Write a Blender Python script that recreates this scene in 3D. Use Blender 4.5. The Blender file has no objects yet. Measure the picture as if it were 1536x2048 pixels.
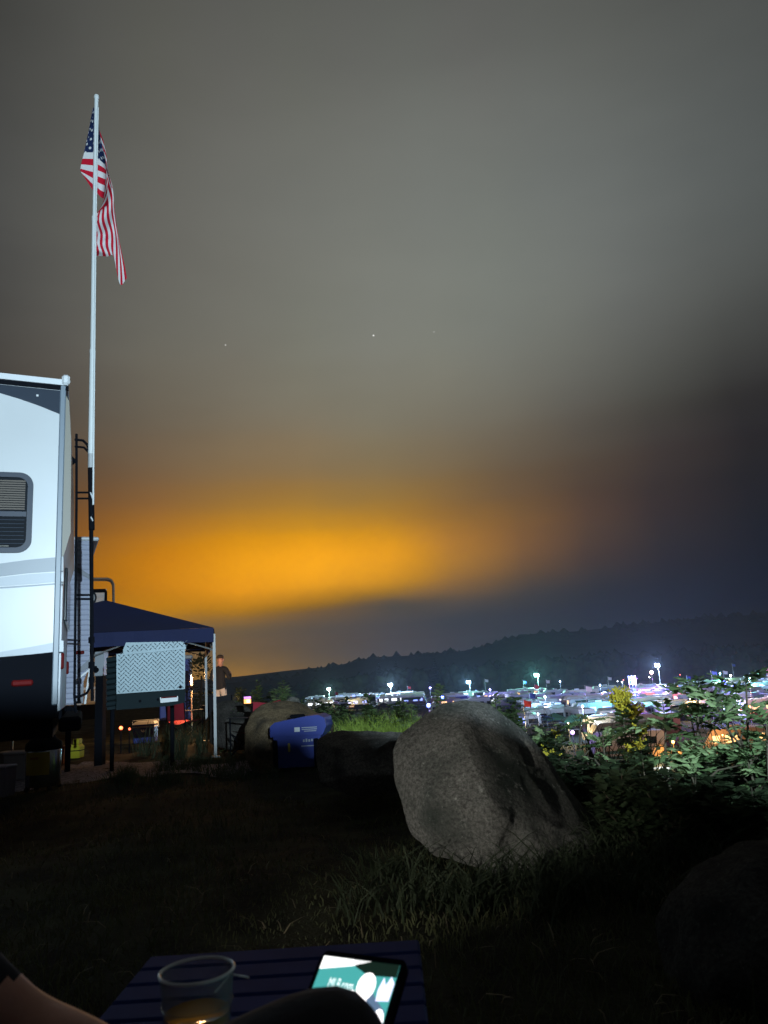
import bpy, bmesh, math, random
import numpy as np
from mathutils import Vector, Matrix

random.seed(7); RNG = np.random.default_rng(11)
scene = bpy.context.scene
COL = scene.collection
R = math.radians

# ------------------------------------------------------------------ camera
FPX = 1536.0
PITCH = math.atan(321 / 1536.0); ROLL = R(3.5); CAM = Vector((0, 0, 1.15))
_f = Vector((0, math.cos(PITCH), math.sin(PITCH)))
_u0 = Vector((0, -math.sin(PITCH), math.cos(PITCH))); _r0 = Vector((1, 0, 0))
_r = _r0 * math.cos(ROLL) - _u0 * math.sin(ROLL)
_u = _u0 * math.cos(ROLL) + _r0 * math.sin(ROLL)
cam_data = bpy.data.cameras.new('camera')
cam_data.sensor_fit = 'HORIZONTAL'; cam_data.sensor_width = 36.0
cam_data.lens = 36.0 * FPX / 1536.0
cam_data.dof.use_dof = True; cam_data.dof.focus_distance = 30.0; cam_data.dof.aperture_fstop = 9.0
cam_data.clip_start = 0.05; cam_data.clip_end = 6000
cam = bpy.data.objects.new('camera', cam_data); COL.objects.link(cam)
cam.matrix_world = Matrix(((_r.x, _u.x, -_f.x, CAM.x), (_r.y, _u.y, -_f.y, CAM.y), (_r.z, _u.z, -_f.z, CAM.z), (0, 0, 0, 1)))
scene.camera = cam

def ray(px, py):
    return _r * ((px - 768) / FPX) + _u * ((1024 - py) / FPX) + _f
def at(px, py, Y):
    """world point seen at photograph pixel (px, py) at distance Y metres ahead"""
    d = ray(px, py); return CAM + d * (Y / d.y)
def onz(px, py, z):
    d = ray(px, py); return CAM + d * ((z - CAM.z) / d.z)

# ------------------------------------------------------------------ sky
SKY_AZ = [-75, -40, -30, -23, -17, -11, -5.5, 0, 5, 10, 15, 20, 26, 34, 75]
SKY_EL = [-8, 0, 1.5, 3, 4.3, 5.5, 6.8, 8.2, 9.6, 11, 12.8, 15, 18.5, 24, 32, 42, 56, 90]
SKY = [  # sRGB night-sky colours, one row for each azimuth
 [(44,45,46),(44,45,46),(44,45,46),(44,45,46),(44,45,46),(44,45,46),(44,45,46),(44,45,46),(44,45,46),(44,45,46),(44,45,46),(44,45,46),(44,45,46),(44,45,46),(44,45,46),(44,45,46),(44,45,46),(62,63,61)],
 [(52,44,34),(50,40,30),(49,39,28),(49,38,26),(49,37,25),(49,36,23),(50,36,23),(50,36,23),(49,36,23),(48,36,25),(47,36,29),(46,38,33),(48,44,42),(50,50,50),(57,58,57),(57,57,55),(57,57,55),(62,63,61)],
 [(51,44,34),(60,47,31),(92,70,36),(92,70,38),(105,78,38),(71,47,18),(80,50,15),(84,52,16),(81,51,19),(76,49,23),(68,47,30),(63,49,38),(62,56,50),(64,62,59),(69,69,68),(63,63,60),(59,60,58),(62,63,61)],
 [(51,43,34),(79,60,35),(108,82,42),(105,80,45),(120,90,45),(165,112,22),(143,91,18),(147,92,18),(141,89,25),(129,83,33),(111,76,43),(95,73,53),(87,77,66),(89,86,80),(90,90,85),(80,80,76),(69,70,66),(62,63,61)],
 [(51,43,34),(138,100,42),(116,88,48),(110,85,52),(125,95,50),(178,120,18),(193,125,5),(200,128,4),(193,123,14),(173,113,29),(144,100,48),(120,93,63),(108,96,79),(105,102,92),(102,101,95),(89,89,83),(71,71,68),(62,63,61)],
 [(51,43,34),(150,108,45),(118,91,54),(106,85,60),(116,91,56),(172,118,26),(222,147,0),(232,155,0),(224,150,5),(201,136,20),(165,118,44),(136,107,67),(120,108,88),(116,113,102),(111,111,104),(95,95,90),(72,73,70),(62,63,61)],
 [(50,43,34),(112,86,52),(94,78,60),(88,75,63),(95,78,60),(140,100,40),(217,148,8),(242,165,0),(235,159,2),(209,144,18),(171,125,44),(141,113,70),(126,115,94),(122,121,109),(116,117,110),(99,100,94),(73,74,71),(62,63,61)],
 [(46,40,34),(76,66,57),(72,65,63),(70,64,64),(74,67,62),(100,80,52),(187,130,20),(219,149,8),(216,147,10),(191,133,26),(159,119,50),(136,113,74),(126,118,98),(125,125,115),(119,121,114),(101,102,97),(74,75,72),(62,63,61)],
 [(37,34,34),(53,50,54),(54,52,58),(56,54,59),(60,57,58),(95,75,52),(136,97,42),(166,115,35),(168,115,37),(155,109,41),(137,103,53),(124,104,73),(121,114,97),(124,125,115),(119,122,116),(101,103,98),(74,75,72),(62,63,61)],
 [(28,28,32),(39,40,48),(40,42,51),(43,43,52),(49,46,50),(64,55,48),(92,69,44),(113,80,44),(121,85,44),(117,85,46),(109,84,54),(104,89,69),(110,105,92),(118,120,112),(117,121,115),(100,101,97),(74,75,72),(62,63,61)],
 [(24,25,32),(30,31,41),(30,33,43),(31,34,44),(35,35,43),(43,40,42),(58,47,41),(72,54,41),(79,59,43),(82,61,45),(81,64,49),(83,73,61),(92,89,81),(110,112,105),(112,116,112),(96,98,94),(73,74,71),(62,63,61)],
 [(22,24,30),(23,25,35),(23,25,37),(23,26,37),(26,27,37),(30,29,36),(37,32,35),(44,37,36),(49,40,37),(54,43,38),(56,47,42),(62,55,50),(74,73,67),(97,99,95),(105,109,106),(91,93,89),(72,73,70),(62,63,61)],
 [(22,22,28),(18,21,30),(17,20,30),(16,19,30),(17,19,30),(18,20,29),(21,21,28),(24,23,28),(28,26,28),(31,28,29),(35,32,31),(40,37,36),(53,52,49),(81,83,80),(93,97,95),(82,84,81),(70,71,69),(62,63,61)],
 [(22,23,28),(17,20,28),(16,19,28),(15,18,27),(15,18,27),(15,18,27),(16,18,27),(18,19,26),(20,21,27),(22,22,27),(25,25,28),(29,29,31),(41,40,41),(64,67,66),(78,82,81),(72,74,72),(67,68,66),(62,63,61)],
 [(44,45,46),(44,45,46),(44,45,46),(44,45,46),(44,45,46),(44,45,46),(44,45,46),(44,45,46),(44,45,46),(44,45,46),(44,45,46),(44,45,46),(44,45,46),(44,45,46),(44,45,46),(44,45,46),(44,45,46),(62,63,61)]]

world = bpy.data.worlds.new('World'); scene.world = world; world.use_nodes = True
nt = world.node_tree; nt.nodes.clear()
def WN(t, **k):
    n = nt.nodes.new(t)
    for a, b in k.items(): setattr(n, a, b)
    return n
def wmath(op, a, b=None):
    n = WN('ShaderNodeMath', operation=op)
    for i, v in enumerate((a, b)):
        if v is None: continue
        if isinstance(v, (int, float)): n.inputs[i].default_value = v
        else: nt.links.new(v, n.inputs[i])
    return n.outputs[0]
tc = WN('ShaderNodeTexCoord'); sep = WN('ShaderNodeSeparateXYZ'); nt.links.new(tc.outputs['Generated'], sep.inputs[0])
az = wmath('MULTIPLY', wmath('ARCTAN2', sep.outputs[0], sep.outputs[1]), 180 / math.pi)
el = wmath('MULTIPLY', wmath('ARCSINE', sep.outputs[2]), 180 / math.pi)
# soft irregular cloud edges: bend the angles a little with noise
nz = WN('ShaderNodeTexNoise'); nz.inputs['Scale'].default_value = 5.0; nz.inputs['Detail'].default_value = 3.0
mp = WN('ShaderNodeMapping'); mp.inputs['Scale'].default_value = (1, 1, 3.2)
nt.links.new(tc.outputs['Generated'], mp.inputs[0]); nt.links.new(mp.outputs[0], nz.inputs[0])
nzs = wmath('SUBTRACT', nz.outputs['Fac'], 0.5)
el2 = wmath('ADD', wmath('ADD', el, 0.35), wmath('MULTIPLY', nzs, 1.2))
az2 = wmath('ADD', az, wmath('MULTIPLY', nzs, 3.0))
def s2l(c):
    c = c / 255.0; return c / 12.92 if c <= 0.04045 else ((c + 0.055) / 1.055) ** 2.4
HAZE_D = 0.0003; HAZE_TOP = 53.0; HAZE_AIR = (0.018, 0.019, 0.022)
def behind_haze(c, e):
    """radiance the sky needs above the haze so that it reads as c through it (halved: the background runs at strength 2)"""
    T = math.exp(-HAZE_D * min(1370.0, (HAZE_TOP - 1.15) / max(0.01, math.sin(R(max(e, .5))))))
    return [max(0.0, (s2l(v) - a * (1 - T)) / T) / 2 for v, a in zip(c, HAZE_AIR)]
acc = None
elp = wmath('DIVIDE', wmath('SUBTRACT', el2, SKY_EL[0]), SKY_EL[-1] - SKY_EL[0])
for i, rowc in enumerate(SKY):
    rp = WN('ShaderNodeValToRGB'); rp.color_ramp.interpolation = 'CARDINAL'; nt.links.new(elp, rp.inputs[0]); els = rp.color_ramp.elements
    while len(els) < len(SKY_EL): els.new(0.5)
    for j, e in enumerate(SKY_EL):
        els[j].position = (e - SKY_EL[0]) / (SKY_EL[-1] - SKY_EL[0]); els[j].color = (*behind_haze(rowc[j], e), 1)
    if acc is None: acc = rp.outputs[0]; continue
    mr = WN('ShaderNodeMapRange', clamp=True); nt.links.new(az2, mr.inputs[0]); mr.inputs[1].default_value = SKY_AZ[i - 1]; mr.inputs[2].default_value = SKY_AZ[i]
    mx = WN('ShaderNodeMix', data_type='RGBA'); nt.links.new(mr.outputs[0], mx.inputs[0]); nt.links.new(acc, mx.inputs[6]); nt.links.new(rp.outputs[0], mx.inputs[7]); acc = mx.outputs[2]
# the saturated heart of the glow: a level oval of lit cloud above the far stadium
ea = wmath('DIVIDE', wmath('SUBTRACT', az2, -8.3), 11.6); ee = wmath('DIVIDE', wmath('SUBTRACT', el2, 8.0), 2.6)
er = wmath('ADD', wmath('MULTIPLY', ea, ea), wmath('MULTIPLY', ee, ee))
em = WN('ShaderNodeMapRange', clamp=True, interpolation_type='SMOOTHSTEP'); nt.links.new(er, em.inputs[0]); em.inputs[1].default_value = 1.5; em.inputs[2].default_value = 0.55
gm_ = WN('ShaderNodeVectorMath', operation='MULTIPLY'); nt.links.new(acc, gm_.inputs[0]); gm_.inputs[1].default_value = (1.03, 1.01, 0.0)
mx = WN('ShaderNodeMix', data_type='RGBA'); nt.links.new(em.outputs[0], mx.inputs[0]); nt.links.new(acc, mx.inputs[6]); nt.links.new(gm_.outputs[0], mx.inputs[7]); acc = mx.outputs[2]
# three faint stars that show through the cloud
for spx, spy, sz, br in ((747, 671, 0.0011, 0.3), (451, 690, 0.0009, 0.2), (868, 664, 0.0007, 0.15)):
    dv = ray(spx, spy).normalized()
    dist = WN('ShaderNodeVectorMath', operation='DISTANCE'); nt.links.new(tc.outputs['Generated'], dist.inputs[0]); dist.inputs[1].default_value = dv
    s = wmath('LESS_THAN', dist.outputs['Value'], sz)
    a = WN('ShaderNodeVectorMath', operation='MULTIPLY_ADD'); nt.links.new(s, a.inputs[0]); a.inputs[1].default_value = (br, br, br); nt.links.new(acc, a.inputs[2]); acc = a.outputs[0]
cl = WN('ShaderNodeTexNoise'); cl.inputs['Scale'].default_value = 3.0; cl.inputs['Detail'].default_value = 4.0
nt.links.new(mp.outputs[0], cl.inputs[0])
cm = wmath('ADD', wmath('MULTIPLY', cl.outputs['Fac'], 0.24), 0.88)
sc_ = WN('ShaderNodeVectorMath', operation='SCALE'); nt.links.new(acc, sc_.inputs[0]); nt.links.new(cm, sc_.inputs['Scale'])
bg = WN('ShaderNodeBackground'); nt.links.new(sc_.outputs[0], bg.inputs['Color']); bg.inputs['Strength'].default_value = 2.0
wo = WN('ShaderNodeOutputWorld'); nt.links.new(bg.outputs[0], wo.inputs[0])
world.cycles.sampling_method = 'MANUAL'; world.cycles.sample_map_resolution = 512

# ------------------------------------------------------------------ flood light on the roof of the unseen camper added behind the camera
FLOOD = Vector((2.4, -4.6, 2.93)); FLOOD_EDGE_Y = -3.3; FLOOD_ROOF = 2.71; FLOOD_POWER = 8800
fl = bpy.data.lights.new('flood_lamp', 'POINT'); fl.energy = FLOOD_POWER; fl.color = (0.66, 0.86, 1.0); fl.shadow_soft_size = 0.022
flo = bpy.data.objects.new('flood_lamp', fl); COL.objects.link(flo); flo.location = FLOOD

# wall spot on the front of that added camper, aimed at the boulder
SPOT = Vector((-5.2, -3.1, 2.1))
sl_ = bpy.data.lights.new('wall_spot', 'SPOT'); sl_.energy = 2300; sl_.color = (1.0, 0.98, 0.90); sl_.spot_size = R(12); sl_.spot_blend = 1.0; sl_.shadow_soft_size = 0.06
slo = bpy.data.objects.new('wall_spot', sl_); COL.objects.link(slo); slo.location = SPOT
slo.rotation_euler = (Vector((0.52, 4.95, 0.40)) - SPOT).to_track_quat('-Z', 'Y').to_euler()

# ------------------------------------------------------------------ exposure and render settings
vs = scene.view_settings; vs.view_transform = 'Standard'; vs.look = 'None'; vs.exposure = 0.0; vs.gamma = 1.0; vs.use_curve_mapping = False
scene.render.engine = 'CYCLES'
cy = scene.cycles
cy.use_denoising = True; cy.denoiser = 'OPENIMAGEDENOISE'; cy.max_bounces = 6; cy.diffuse_bounces = 2; cy.glossy_bounces = 3
cy.transmission_bounces = 6; cy.volume_bounces = 0; cy.transparent_max_bounces = 8; cy.sample_clamp_indirect = 3.0
cy.use_adaptive_sampling = True; cy.adaptive_threshold = 0.02; cy.caustics_reflective = False; cy.caustics_refractive = False
cy.use_light_tree = True

# ------------------------------------------------------------------ materials
MATS = {}
def mat(name, col, rough=0.6, metal=0.0, var=0.0, scale=8.0, bump=0.0, bscale=None, col2=None, emit=None, estr=0.0, trans=0.0, spec=0.5, sample=False, transl=0.0, detail=6.0):
    """plain surface: base colour broken up by noise, optional relief, optional emission (lamps and screens only)"""
    if name in MATS: return MATS[name]
    m = bpy.data.materials.new(name); m.use_nodes = True; MATS[name] = m
    t = m.node_tree; b = t.nodes['Principled BSDF']
    b.inputs['Base Color'].default_value = (*col, 1); b.inputs['Roughness'].default_value = rough; b.inputs['Metallic'].default_value = metal
    b.inputs['Specular IOR Level'].default_value = spec
    if trans: b.inputs['Transmission Weight'].default_value = trans
    if var or bump:
        n = t.nodes.new('ShaderNodeTexNoise'); n.inputs['Scale'].default_value = scale; n.inputs['Detail'].default_value = detail
        g = t.nodes.new('ShaderNodeTexCoord'); t.links.new(g.outputs['Object'], n.inputs['Vector'])
    if var:
        r = t.nodes.new('ShaderNodeValToRGB')
        c2 = col2 or tuple(c * (1 - var) for c in col)
        r.color_ramp.elements[0].position = 0.32; r.color_ramp.elements[1].position = 0.68
        r.color_ramp.elements[0].color = (*c2, 1); r.color_ramp.elements[1].color = (*tuple(min(1, c * (1 + (0 if col2 else var * 0.5))) for c in col), 1)
        t.links.new(n.outputs['Fac'], r.inputs[0]); t.links.new(r.outputs[0], b.inputs['Base Color'])
    if bump:
        n2 = n
        if bscale:
            n2 = t.nodes.new('ShaderNodeTexNoise'); n2.inputs['Scale'].default_value = bscale; n2.inputs['Detail'].default_value = 8; t.links.new(g.outputs['Object'], n2.inputs['Vector'])
        bp = t.nodes.new('ShaderNodeBump'); bp.inputs['Strength'].default_value = bump; bp.inputs['Distance'].default_value = 0.02
        t.links.new(n2.outputs['Fac'], bp.inputs['Height']); t.links.new(bp.outputs[0], b.inputs['Normal'])
    if emit:
        b.inputs['Emission Color'].default_value = (*emit, 1); b.inputs['Emission Strength'].default_value = estr
        m.cycles.emission_sampling = 'AUTO' if sample else 'NONE'
    if transl:
        tr = t.nodes.new('ShaderNodeBsdfTranslucent'); tr.inputs[0].default_value = (*col, 1)
        mx = t.nodes.new('ShaderNodeMixShader'); mx.inputs[0].default_value = transl
        o = [x for x in t.nodes if x.type == 'OUTPUT_MATERIAL'][0]
        t.links.new(b.outputs[0], mx.inputs[1]); t.links.new(tr.outputs[0], mx.inputs[2]); t.links.new(mx.outputs[0], o.inputs[0])
    return m

# ------------------------------------------------------------------ mesh helpers
class MB:
    def __init__(s): s.v = []; s.f = []; s.mi = []
    def add(s, vs, fs, m=0):
        o = len(s.v); s.v += [tuple(p) for p in vs]; s.f += [tuple(i + o for i in f) for f in fs]; s.mi += [m] * len(fs); return s
    def box(s, c, d, rz=0.0, m=0, tilt=None, bev=0.0):
        x, y, z = d[0] / 2, d[1] / 2, d[2] / 2
        if bev:
            b = min(bev, x * .9, y * .9, z * .9); P = []
            for sx in (-1, 1):
                for sy in (-1, 1):
                    for sz in (-1, 1):
                        P += [(sx * x, sy * (y - b), sz * (z - b)), (sx * (x - b), sy * y, sz * (z - b)), (sx * (x - b), sy * (y - b), sz * z)]
            bm = bmesh.new(); [bm.verts.new(p) for p in P]; bmesh.ops.convex_hull(bm, input=bm.verts); bm.verts.ensure_lookup_table(); bm.verts.index_update()
            V = [Vector(v.co) for v in bm.verts]; F = [[v.index for v in f.verts] for f in bm.faces]; bm.free()
        else:
            V = [Vector((sx * x, sy * y, sz * z)) for sx in (-1, 1) for sy in (-1, 1) for sz in (-1, 1)]
            F = [(0, 1, 3, 2), (4, 6, 7, 5), (0, 4, 5, 1), (2, 3, 7, 6), (0, 2, 6, 4), (1, 5, 7, 3)]
        M = Matrix.Rotation(rz, 3, 'Z')
        if tilt is not None: M = M @ tilt
        return s.add([M @ p + Vector(c) for p in V], F, m)
    def tube(s, pts, r, n=8, m=0, cap=True):
        pts = [Vector(p) for p in pts]; k = len(pts); rs = r if isinstance(r, (list, tuple)) else [r] * k
        V = []; F = []; up = None
        for i, p in enumerate(pts):
            t = (pts[min(i + 1, k - 1)] - pts[max(i - 1, 0)])
            t = t.normalized() if t.length > 1e-9 else Vector((0, 0, 1))
            if up is None: up = Vector((0, 0, 1)) if abs(t.z) < 0.9 else Vector((1, 0, 0))
            a = t.cross(up).normalized(); b = a.cross(t).normalized(); up = b
            for j in range(n):
                q = 2 * math.pi * j / n; V.append(p + (a * math.cos(q) + b * math.sin(q)) * rs[i])
        for i in range(k - 1):
            for j in range(n): F.append((i * n + j, i * n + (j + 1) % n, (i + 1) * n + (j + 1) % n, (i + 1) * n + j))
        if cap: F += [tuple(range(n - 1, -1, -1)), tuple(range((k - 1) * n, k * n))]
        return s.add(V, F, m)
    def lathe(s, prof, n=24, c=(0, 0, 0), m=0):
        V = []; F = []; k = len(prof)
        for r, z in prof:
            for j in range(n):
                q = 2 * math.pi * j / n; V.append((c[0] + r * math.cos(q), c[1] + r * math.sin(q), c[2] + z))
        for i in range(k - 1):
            for j in range(n): F.append((i * n + j, i * n + (j + 1) % n, (i + 1) * n + (j + 1) % n, (i + 1) * n + j))
        return s.add(V, F, m)
    def prism(s, poly, vec, m=0):
        """flat 3D polygon pushed along vec"""
        k = len(poly); v = Vector(vec); A = [Vector(p) for p in poly]
        F = [tuple(range(k)), tuple(range(2 * k - 1, k - 1, -1))] + [(i, i + k, (i + 1) % k + k, (i + 1) % k) for i in range(k)]
        return s.add(A + [p + v for p in A], F, m)
    def build(s, name, mats, parent=None, smooth=False, loc=None, rz=0.0, norm=True):
        me = bpy.data.meshes.new(name); me.from_pydata(s.v, [], s.f); me.update()
        if norm:
            bm = bmesh.new(); bm.from_mesh(me); bmesh.ops.recalc_face_normals(bm, faces=bm.faces); bm.to_mesh(me); bm.free()
        for x in (mats if isinstance(mats, (list, tuple)) else [mats]): me.materials.append(x)
        if len(me.materials) > 1: me.polygons.foreach_set('material_index', s.mi)
        if smooth: me.polygons.foreach_set('use_smooth', [True] * len(me.polygons)); me.set_sharp_from_angle(angle=R(40))
        return link(name, me, parent, loc, rz)

def link(name, me, parent=None, loc=None, rz=0.0):
    o = bpy.data.objects.new(name, me); COL.objects.link(o)
    if parent: o.parent = parent
    if loc is not None: o.location = loc
    if rz: o.rotation_euler.z = rz
    return o
def tag(o, label=None, cat=None, group=None, kind=None):
    if label: o['label'] = label
    if cat: o['category'] = cat
    if group: o['group'] = group
    if kind: o['kind'] = kind
    return o
def thing(name, label, cat, loc=(0, 0, 0), rz=0.0, group=None):
    o = bpy.data.objects.new(name, None); COL.objects.link(o); o.location = loc; o.rotation_euler = (0, 0, rz); o.empty_display_size = 0.2
    return tag(o, label, cat, group)
def copy_tree(o, parent=None):
    c = o.copy(); COL.objects.link(c); c.parent = parent
    for ch in [x for x in bpy.data.objects if x.parent == o and x.name in COL.objects]: copy_tree(ch, c)
    return c
def np_mesh(name, V, F, mats, parent=None, smooth=False, mi=None):
    """fast mesh from numpy arrays, F of shape (n, 3) or (n, 4)"""
    me = bpy.data.meshes.new(name); n, k = F.shape
    me.vertices.add(len(V)); me.vertices.foreach_set('co', np.ascontiguousarray(V, np.float32).ravel())
    me.loops.add(n * k); me.loops.foreach_set('vertex_index', np.ascontiguousarray(F, np.int32).ravel())
    me.polygons.add(n); me.polygons.foreach_set('loop_start', np.arange(0, n * k, k, dtype=np.int32))
    for x in (mats if isinstance(mats, (list, tuple)) else [mats]): me.materials.append(x)
    if mi is not None: me.polygons.foreach_set('material_index', np.asarray(mi, np.int32))
    if smooth: me.polygons.foreach_set('use_smooth', [True] * n)
    me.update(calc_edges=True); me.validate()
    return link(name, me, parent)
ICO = {}
def ico(sub):
    if sub not in ICO:
        bm = bmesh.new(); bmesh.ops.create_icosphere(bm, subdivisions=sub, radius=1.0); bm.verts.index_update()
        ICO[sub] = (np.array([v.co[:] for v in bm.verts]), np.array([[v.index for v in f.verts] for f in bm.faces])); bm.free()
    return ICO[sub]
def vnoise(P, seed=0, octaves=4, freq=1.0):
    """cheap smooth pseudo noise for vertices, P (n, 3)"""
    r = np.random.default_rng(seed); out = np.zeros(len(P)); a = 1.0; tot = 0
    for o in range(octaves):
        for k in range(3):
            d = r.normal(size=3); d /= np.linalg.norm(d); out += a * np.sin(P @ d * freq * (1 + .35 * k) + r.uniform(0, 6.28)) / 3
        tot += a; a *= 0.55; freq *= 2.1
    return out / tot

# ------------------------------------------------------------------ terrain
EX = [-60, -9, -5, -3, -1.5, 0, 1.2, 2.5, 5, 60]; EY = [70, 48, 32, 22, 15, 12.3, 9.6, 7.4, 6.4, 6.2]
VALLEY = -9.5
def tz(x, y):
    x = np.asarray(x, float); y = np.asarray(y, float)
    e = y - np.interp(x, EX, EY)
    d = np.where(e > 0, 0.5 * e * e / (e + 1.2), 0)
    n = 0.03 * np.sin(x * 1.3 + y * .7) + 0.025 * np.sin(x * 2.9 - y * 2.1 + 1) + 0.015 * np.sin(x * 6 + y * 5.3)
    return np.maximum(-d, VALLEY - .4) + n * np.where(y < 2.6, .25, 1)
def tz1(x, y): return float(tz(x, y))

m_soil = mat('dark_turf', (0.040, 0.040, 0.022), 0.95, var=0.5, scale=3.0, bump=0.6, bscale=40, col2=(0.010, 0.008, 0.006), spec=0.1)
m_gravel = mat('gravel', (0.26, 0.24, 0.27), 0.9, var=0.6, scale=24.0, bump=0.9, bscale=30, spec=0.2)
m_valley = mat('trampled_field', (0.045, 0.05, 0.035), 0.95, var=0.5, scale=0.15, spec=0.1)
xs = np.arange(-34, 34.01, 0.34); ys = np.arange(-9, 62, 0.34)
X, Y = np.meshgrid(xs, ys); Z = tz(X, Y)
nx, ny = len(xs), len(ys)
I = np.arange(nx * ny).reshape(ny, nx)
Fq = np.stack([I[:-1, :-1], I[:-1, 1:], I[1:, 1:], I[1:, :-1]], -1).reshape(-1, 4)
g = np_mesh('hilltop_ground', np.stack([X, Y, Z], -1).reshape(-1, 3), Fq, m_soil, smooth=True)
tag(g, 'dark turf of the hilltop campsite falling away to the valley', kind='structure')
b = MB(); b.add([(-900, 14, VALLEY - .02), (900, 14, VALLEY - .02), (900, 900, VALLEY - .02), (-900, 900, VALLEY - .02)], [(0, 1, 2, 3)])
tag(b.build('valley_ground', m_valley), 'flat floor of the camping valley', kind='structure')
# gravel strip of the pitch beside the camper
gx = np.arange(-9.5, -1.6, 0.22); gy = np.arange(9.4, 13.4, 0.22); X, Y = np.meshgrid(gx, gy)
I = np.arange(X.size).reshape(X.shape); Fq = np.stack([I[:-1, :-1], I[:-1, 1:], I[1:, 1:], I[1:, :-1]], -1).reshape(-1, 4)
cx = X[:-1, :-1].ravel(); cyy = Y[:-1, :-1].ravel()
keep = np.abs(cyy - (11.4 - .12 * (cx + 5))) < 1.25 + .3 * np.sin(cx * 2.3) + .2 * np.sin(cx * 5.1 + 1) - np.maximum(0, cx + 3.2) * .9
g = np_mesh('gravel_path', np.stack([X, Y, tz(X, Y) + 0.012], -1).reshape(-1, 3), Fq[keep], m_gravel, smooth=True)
tag(g, 'strip of pale gravel beside the white camper', kind='structure')
# ------------------------------------------------------------------ hills and far woods
m_hill = mat('wooded_hill', (0.020, 0.026, 0.016), 1.0, var=0.5, scale=0.06, spec=0.0)
m_wood = mat('wood_foliage', (0.030, 0.042, 0.020), 1.0, var=0.5, scale=0.25, spec=0.0)
def hill(name, label, Y, prof, front, back, step=14):
    pxs = [p[0] for p in prof]; V = []
    cols = list(range(pxs[0], pxs[-1] + 1, step))
    lat = [(-1.0, 0.0), (-.72, .25), (-.45, .55), (-.2, .85), (0, 1.0), (.35, .8), (1, .1)]
    for px in cols:
        py = np.interp(px, pxs, [p[1] for p in prof]); p = at(px, py, Y)
        for t, h in lat:
            yy = Y + (t * front if t < 0 else t * back); wob = 1 + .06 * math.sin(px * .05 + t * 9)
            V.append((p.x * yy / Y, yy, VALLEY - .5 + (p.z - VALLEY) * h * (wob if 0 < h < 1 else 1)))
    k = len(lat); I = np.arange(len(V)).reshape(-1, k)
    Fq = np.stack([I[:-1, :-1], I[1:, :-1], I[1:, 1:], I[:-1, 1:]], -1).reshape(-1, 4)
    o = np_mesh(name, np.array(V), Fq, m_hill, smooth=True); tag(o, label, kind='structure'); return o
def blobs(name, label, items, sub=1, mats=None, jit=.22, seed=3, parent=None):
    """irregular leafy clumps; items = (x, y, z, rx, rz)"""
    V0, F0 = ico(sub); r = np.random.default_rng(seed); VV = []; FF = []; o = 0
    for (x, y, z, rx, rzz) in items:
        j = 1 + r.normal(0, jit, (len(V0), 1)); VV.append(V0 * j * np.array([rx, rx, rzz]) + np.array([x, y, z])); FF.append(F0 + o); o += len(V0)
    ob = np_mesh(name, np.concatenate(VV), np.concatenate(FF), mats or m_wood, parent=parent)
    if label: tag(ob, label, kind='stuff')
    return ob
RID_FAR = [(150, 1371), (380, 1360), (480, 1352), (580, 1340), (640, 1334), (760, 1329), (900, 1322), (1100, 1312)]
RID_MID = [(440, 1366), (560, 1358), (620, 1345), (660, 1334), (700, 1324), (760, 1313), (850, 1309), (930, 1300), (1000, 1283), (1060, 1267), (1150, 1262), (1300, 1246), (1536, 1226), (1800, 1205)]
RID_NEAR = [(520, 1382), (600, 1376), (650, 1366), (700, 1352), (760, 1343), (860, 1335), (950, 1330), (1060, 1322), (1200, 1310), (1350, 1302), (1536, 1290), (1800, 1276)]
hill('far_hill', 'faint far hill under the orange glow', 1250, RID_FAR, 250, 60)
hill('middle_hill', 'long wooded hill rising to the right behind the valley', 800, RID_MID, 260, 120)
def ridge_items(prof, Y, n, spread, rmin, rmax, seed, drop):
    r = random.Random(seed); out = []
    pxs = [p[0] for p in prof]; pys = [p[1] for p in prof]
    for i in range(n):
        px = r.uniform(pxs[0], pxs[-1]); yy = Y + r.uniform(-spread, spread * .15)
        p = at(px, np.interp(px, pxs, pys), Y); rad = r.uniform(rmin, rmax)
        t = (Y - yy) / spread if yy < Y else 0
        z = p.z - drop * t - rad * .8 + r.uniform(-1, 1) * rad * .35
        out.append((p.x * yy / Y, yy, z, rad, rad * r.uniform(.9, 1.5)))
    return out
blobs('ridge_forest', 'dark forest covering the long middle hill', ridge_items(RID_MID, 800, 900, 110, 3.5, 7, 5, 22), seed=5)
# valley-edge wood: broadleaf trees standing in front of the hill
r = random.Random(9); items = []
pxs = [p[0] for p in RID_NEAR]; pys = [p[1] for p in RID_NEAR]
for i in range(420):
    px = r.uniform(pxs[0], pxs[-1]); yy = r.uniform(350, 430); p = at(px, np.interp(px, pxs, pys) + r.uniform(-5, 9), 390)
    top = p.z; x = p.x * yy / 390; rr = r.uniform(2.6, 4.8)
    for k in range(5):
        h = k / 4; items.append((x + r.uniform(-1, 1) * rr * .7, yy + r.uniform(-1, 1) * rr * .7, VALLEY + 2 + (top - rr * .9 - VALLEY - 2) * h, rr * (1.05 - .45 * h * r.random()), rr * r.uniform(.7, 1.1)))
blobs('valley_forest', 'dark belt of trees along the far edge of the camping valley', items, seed=8, jit=.28)
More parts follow.
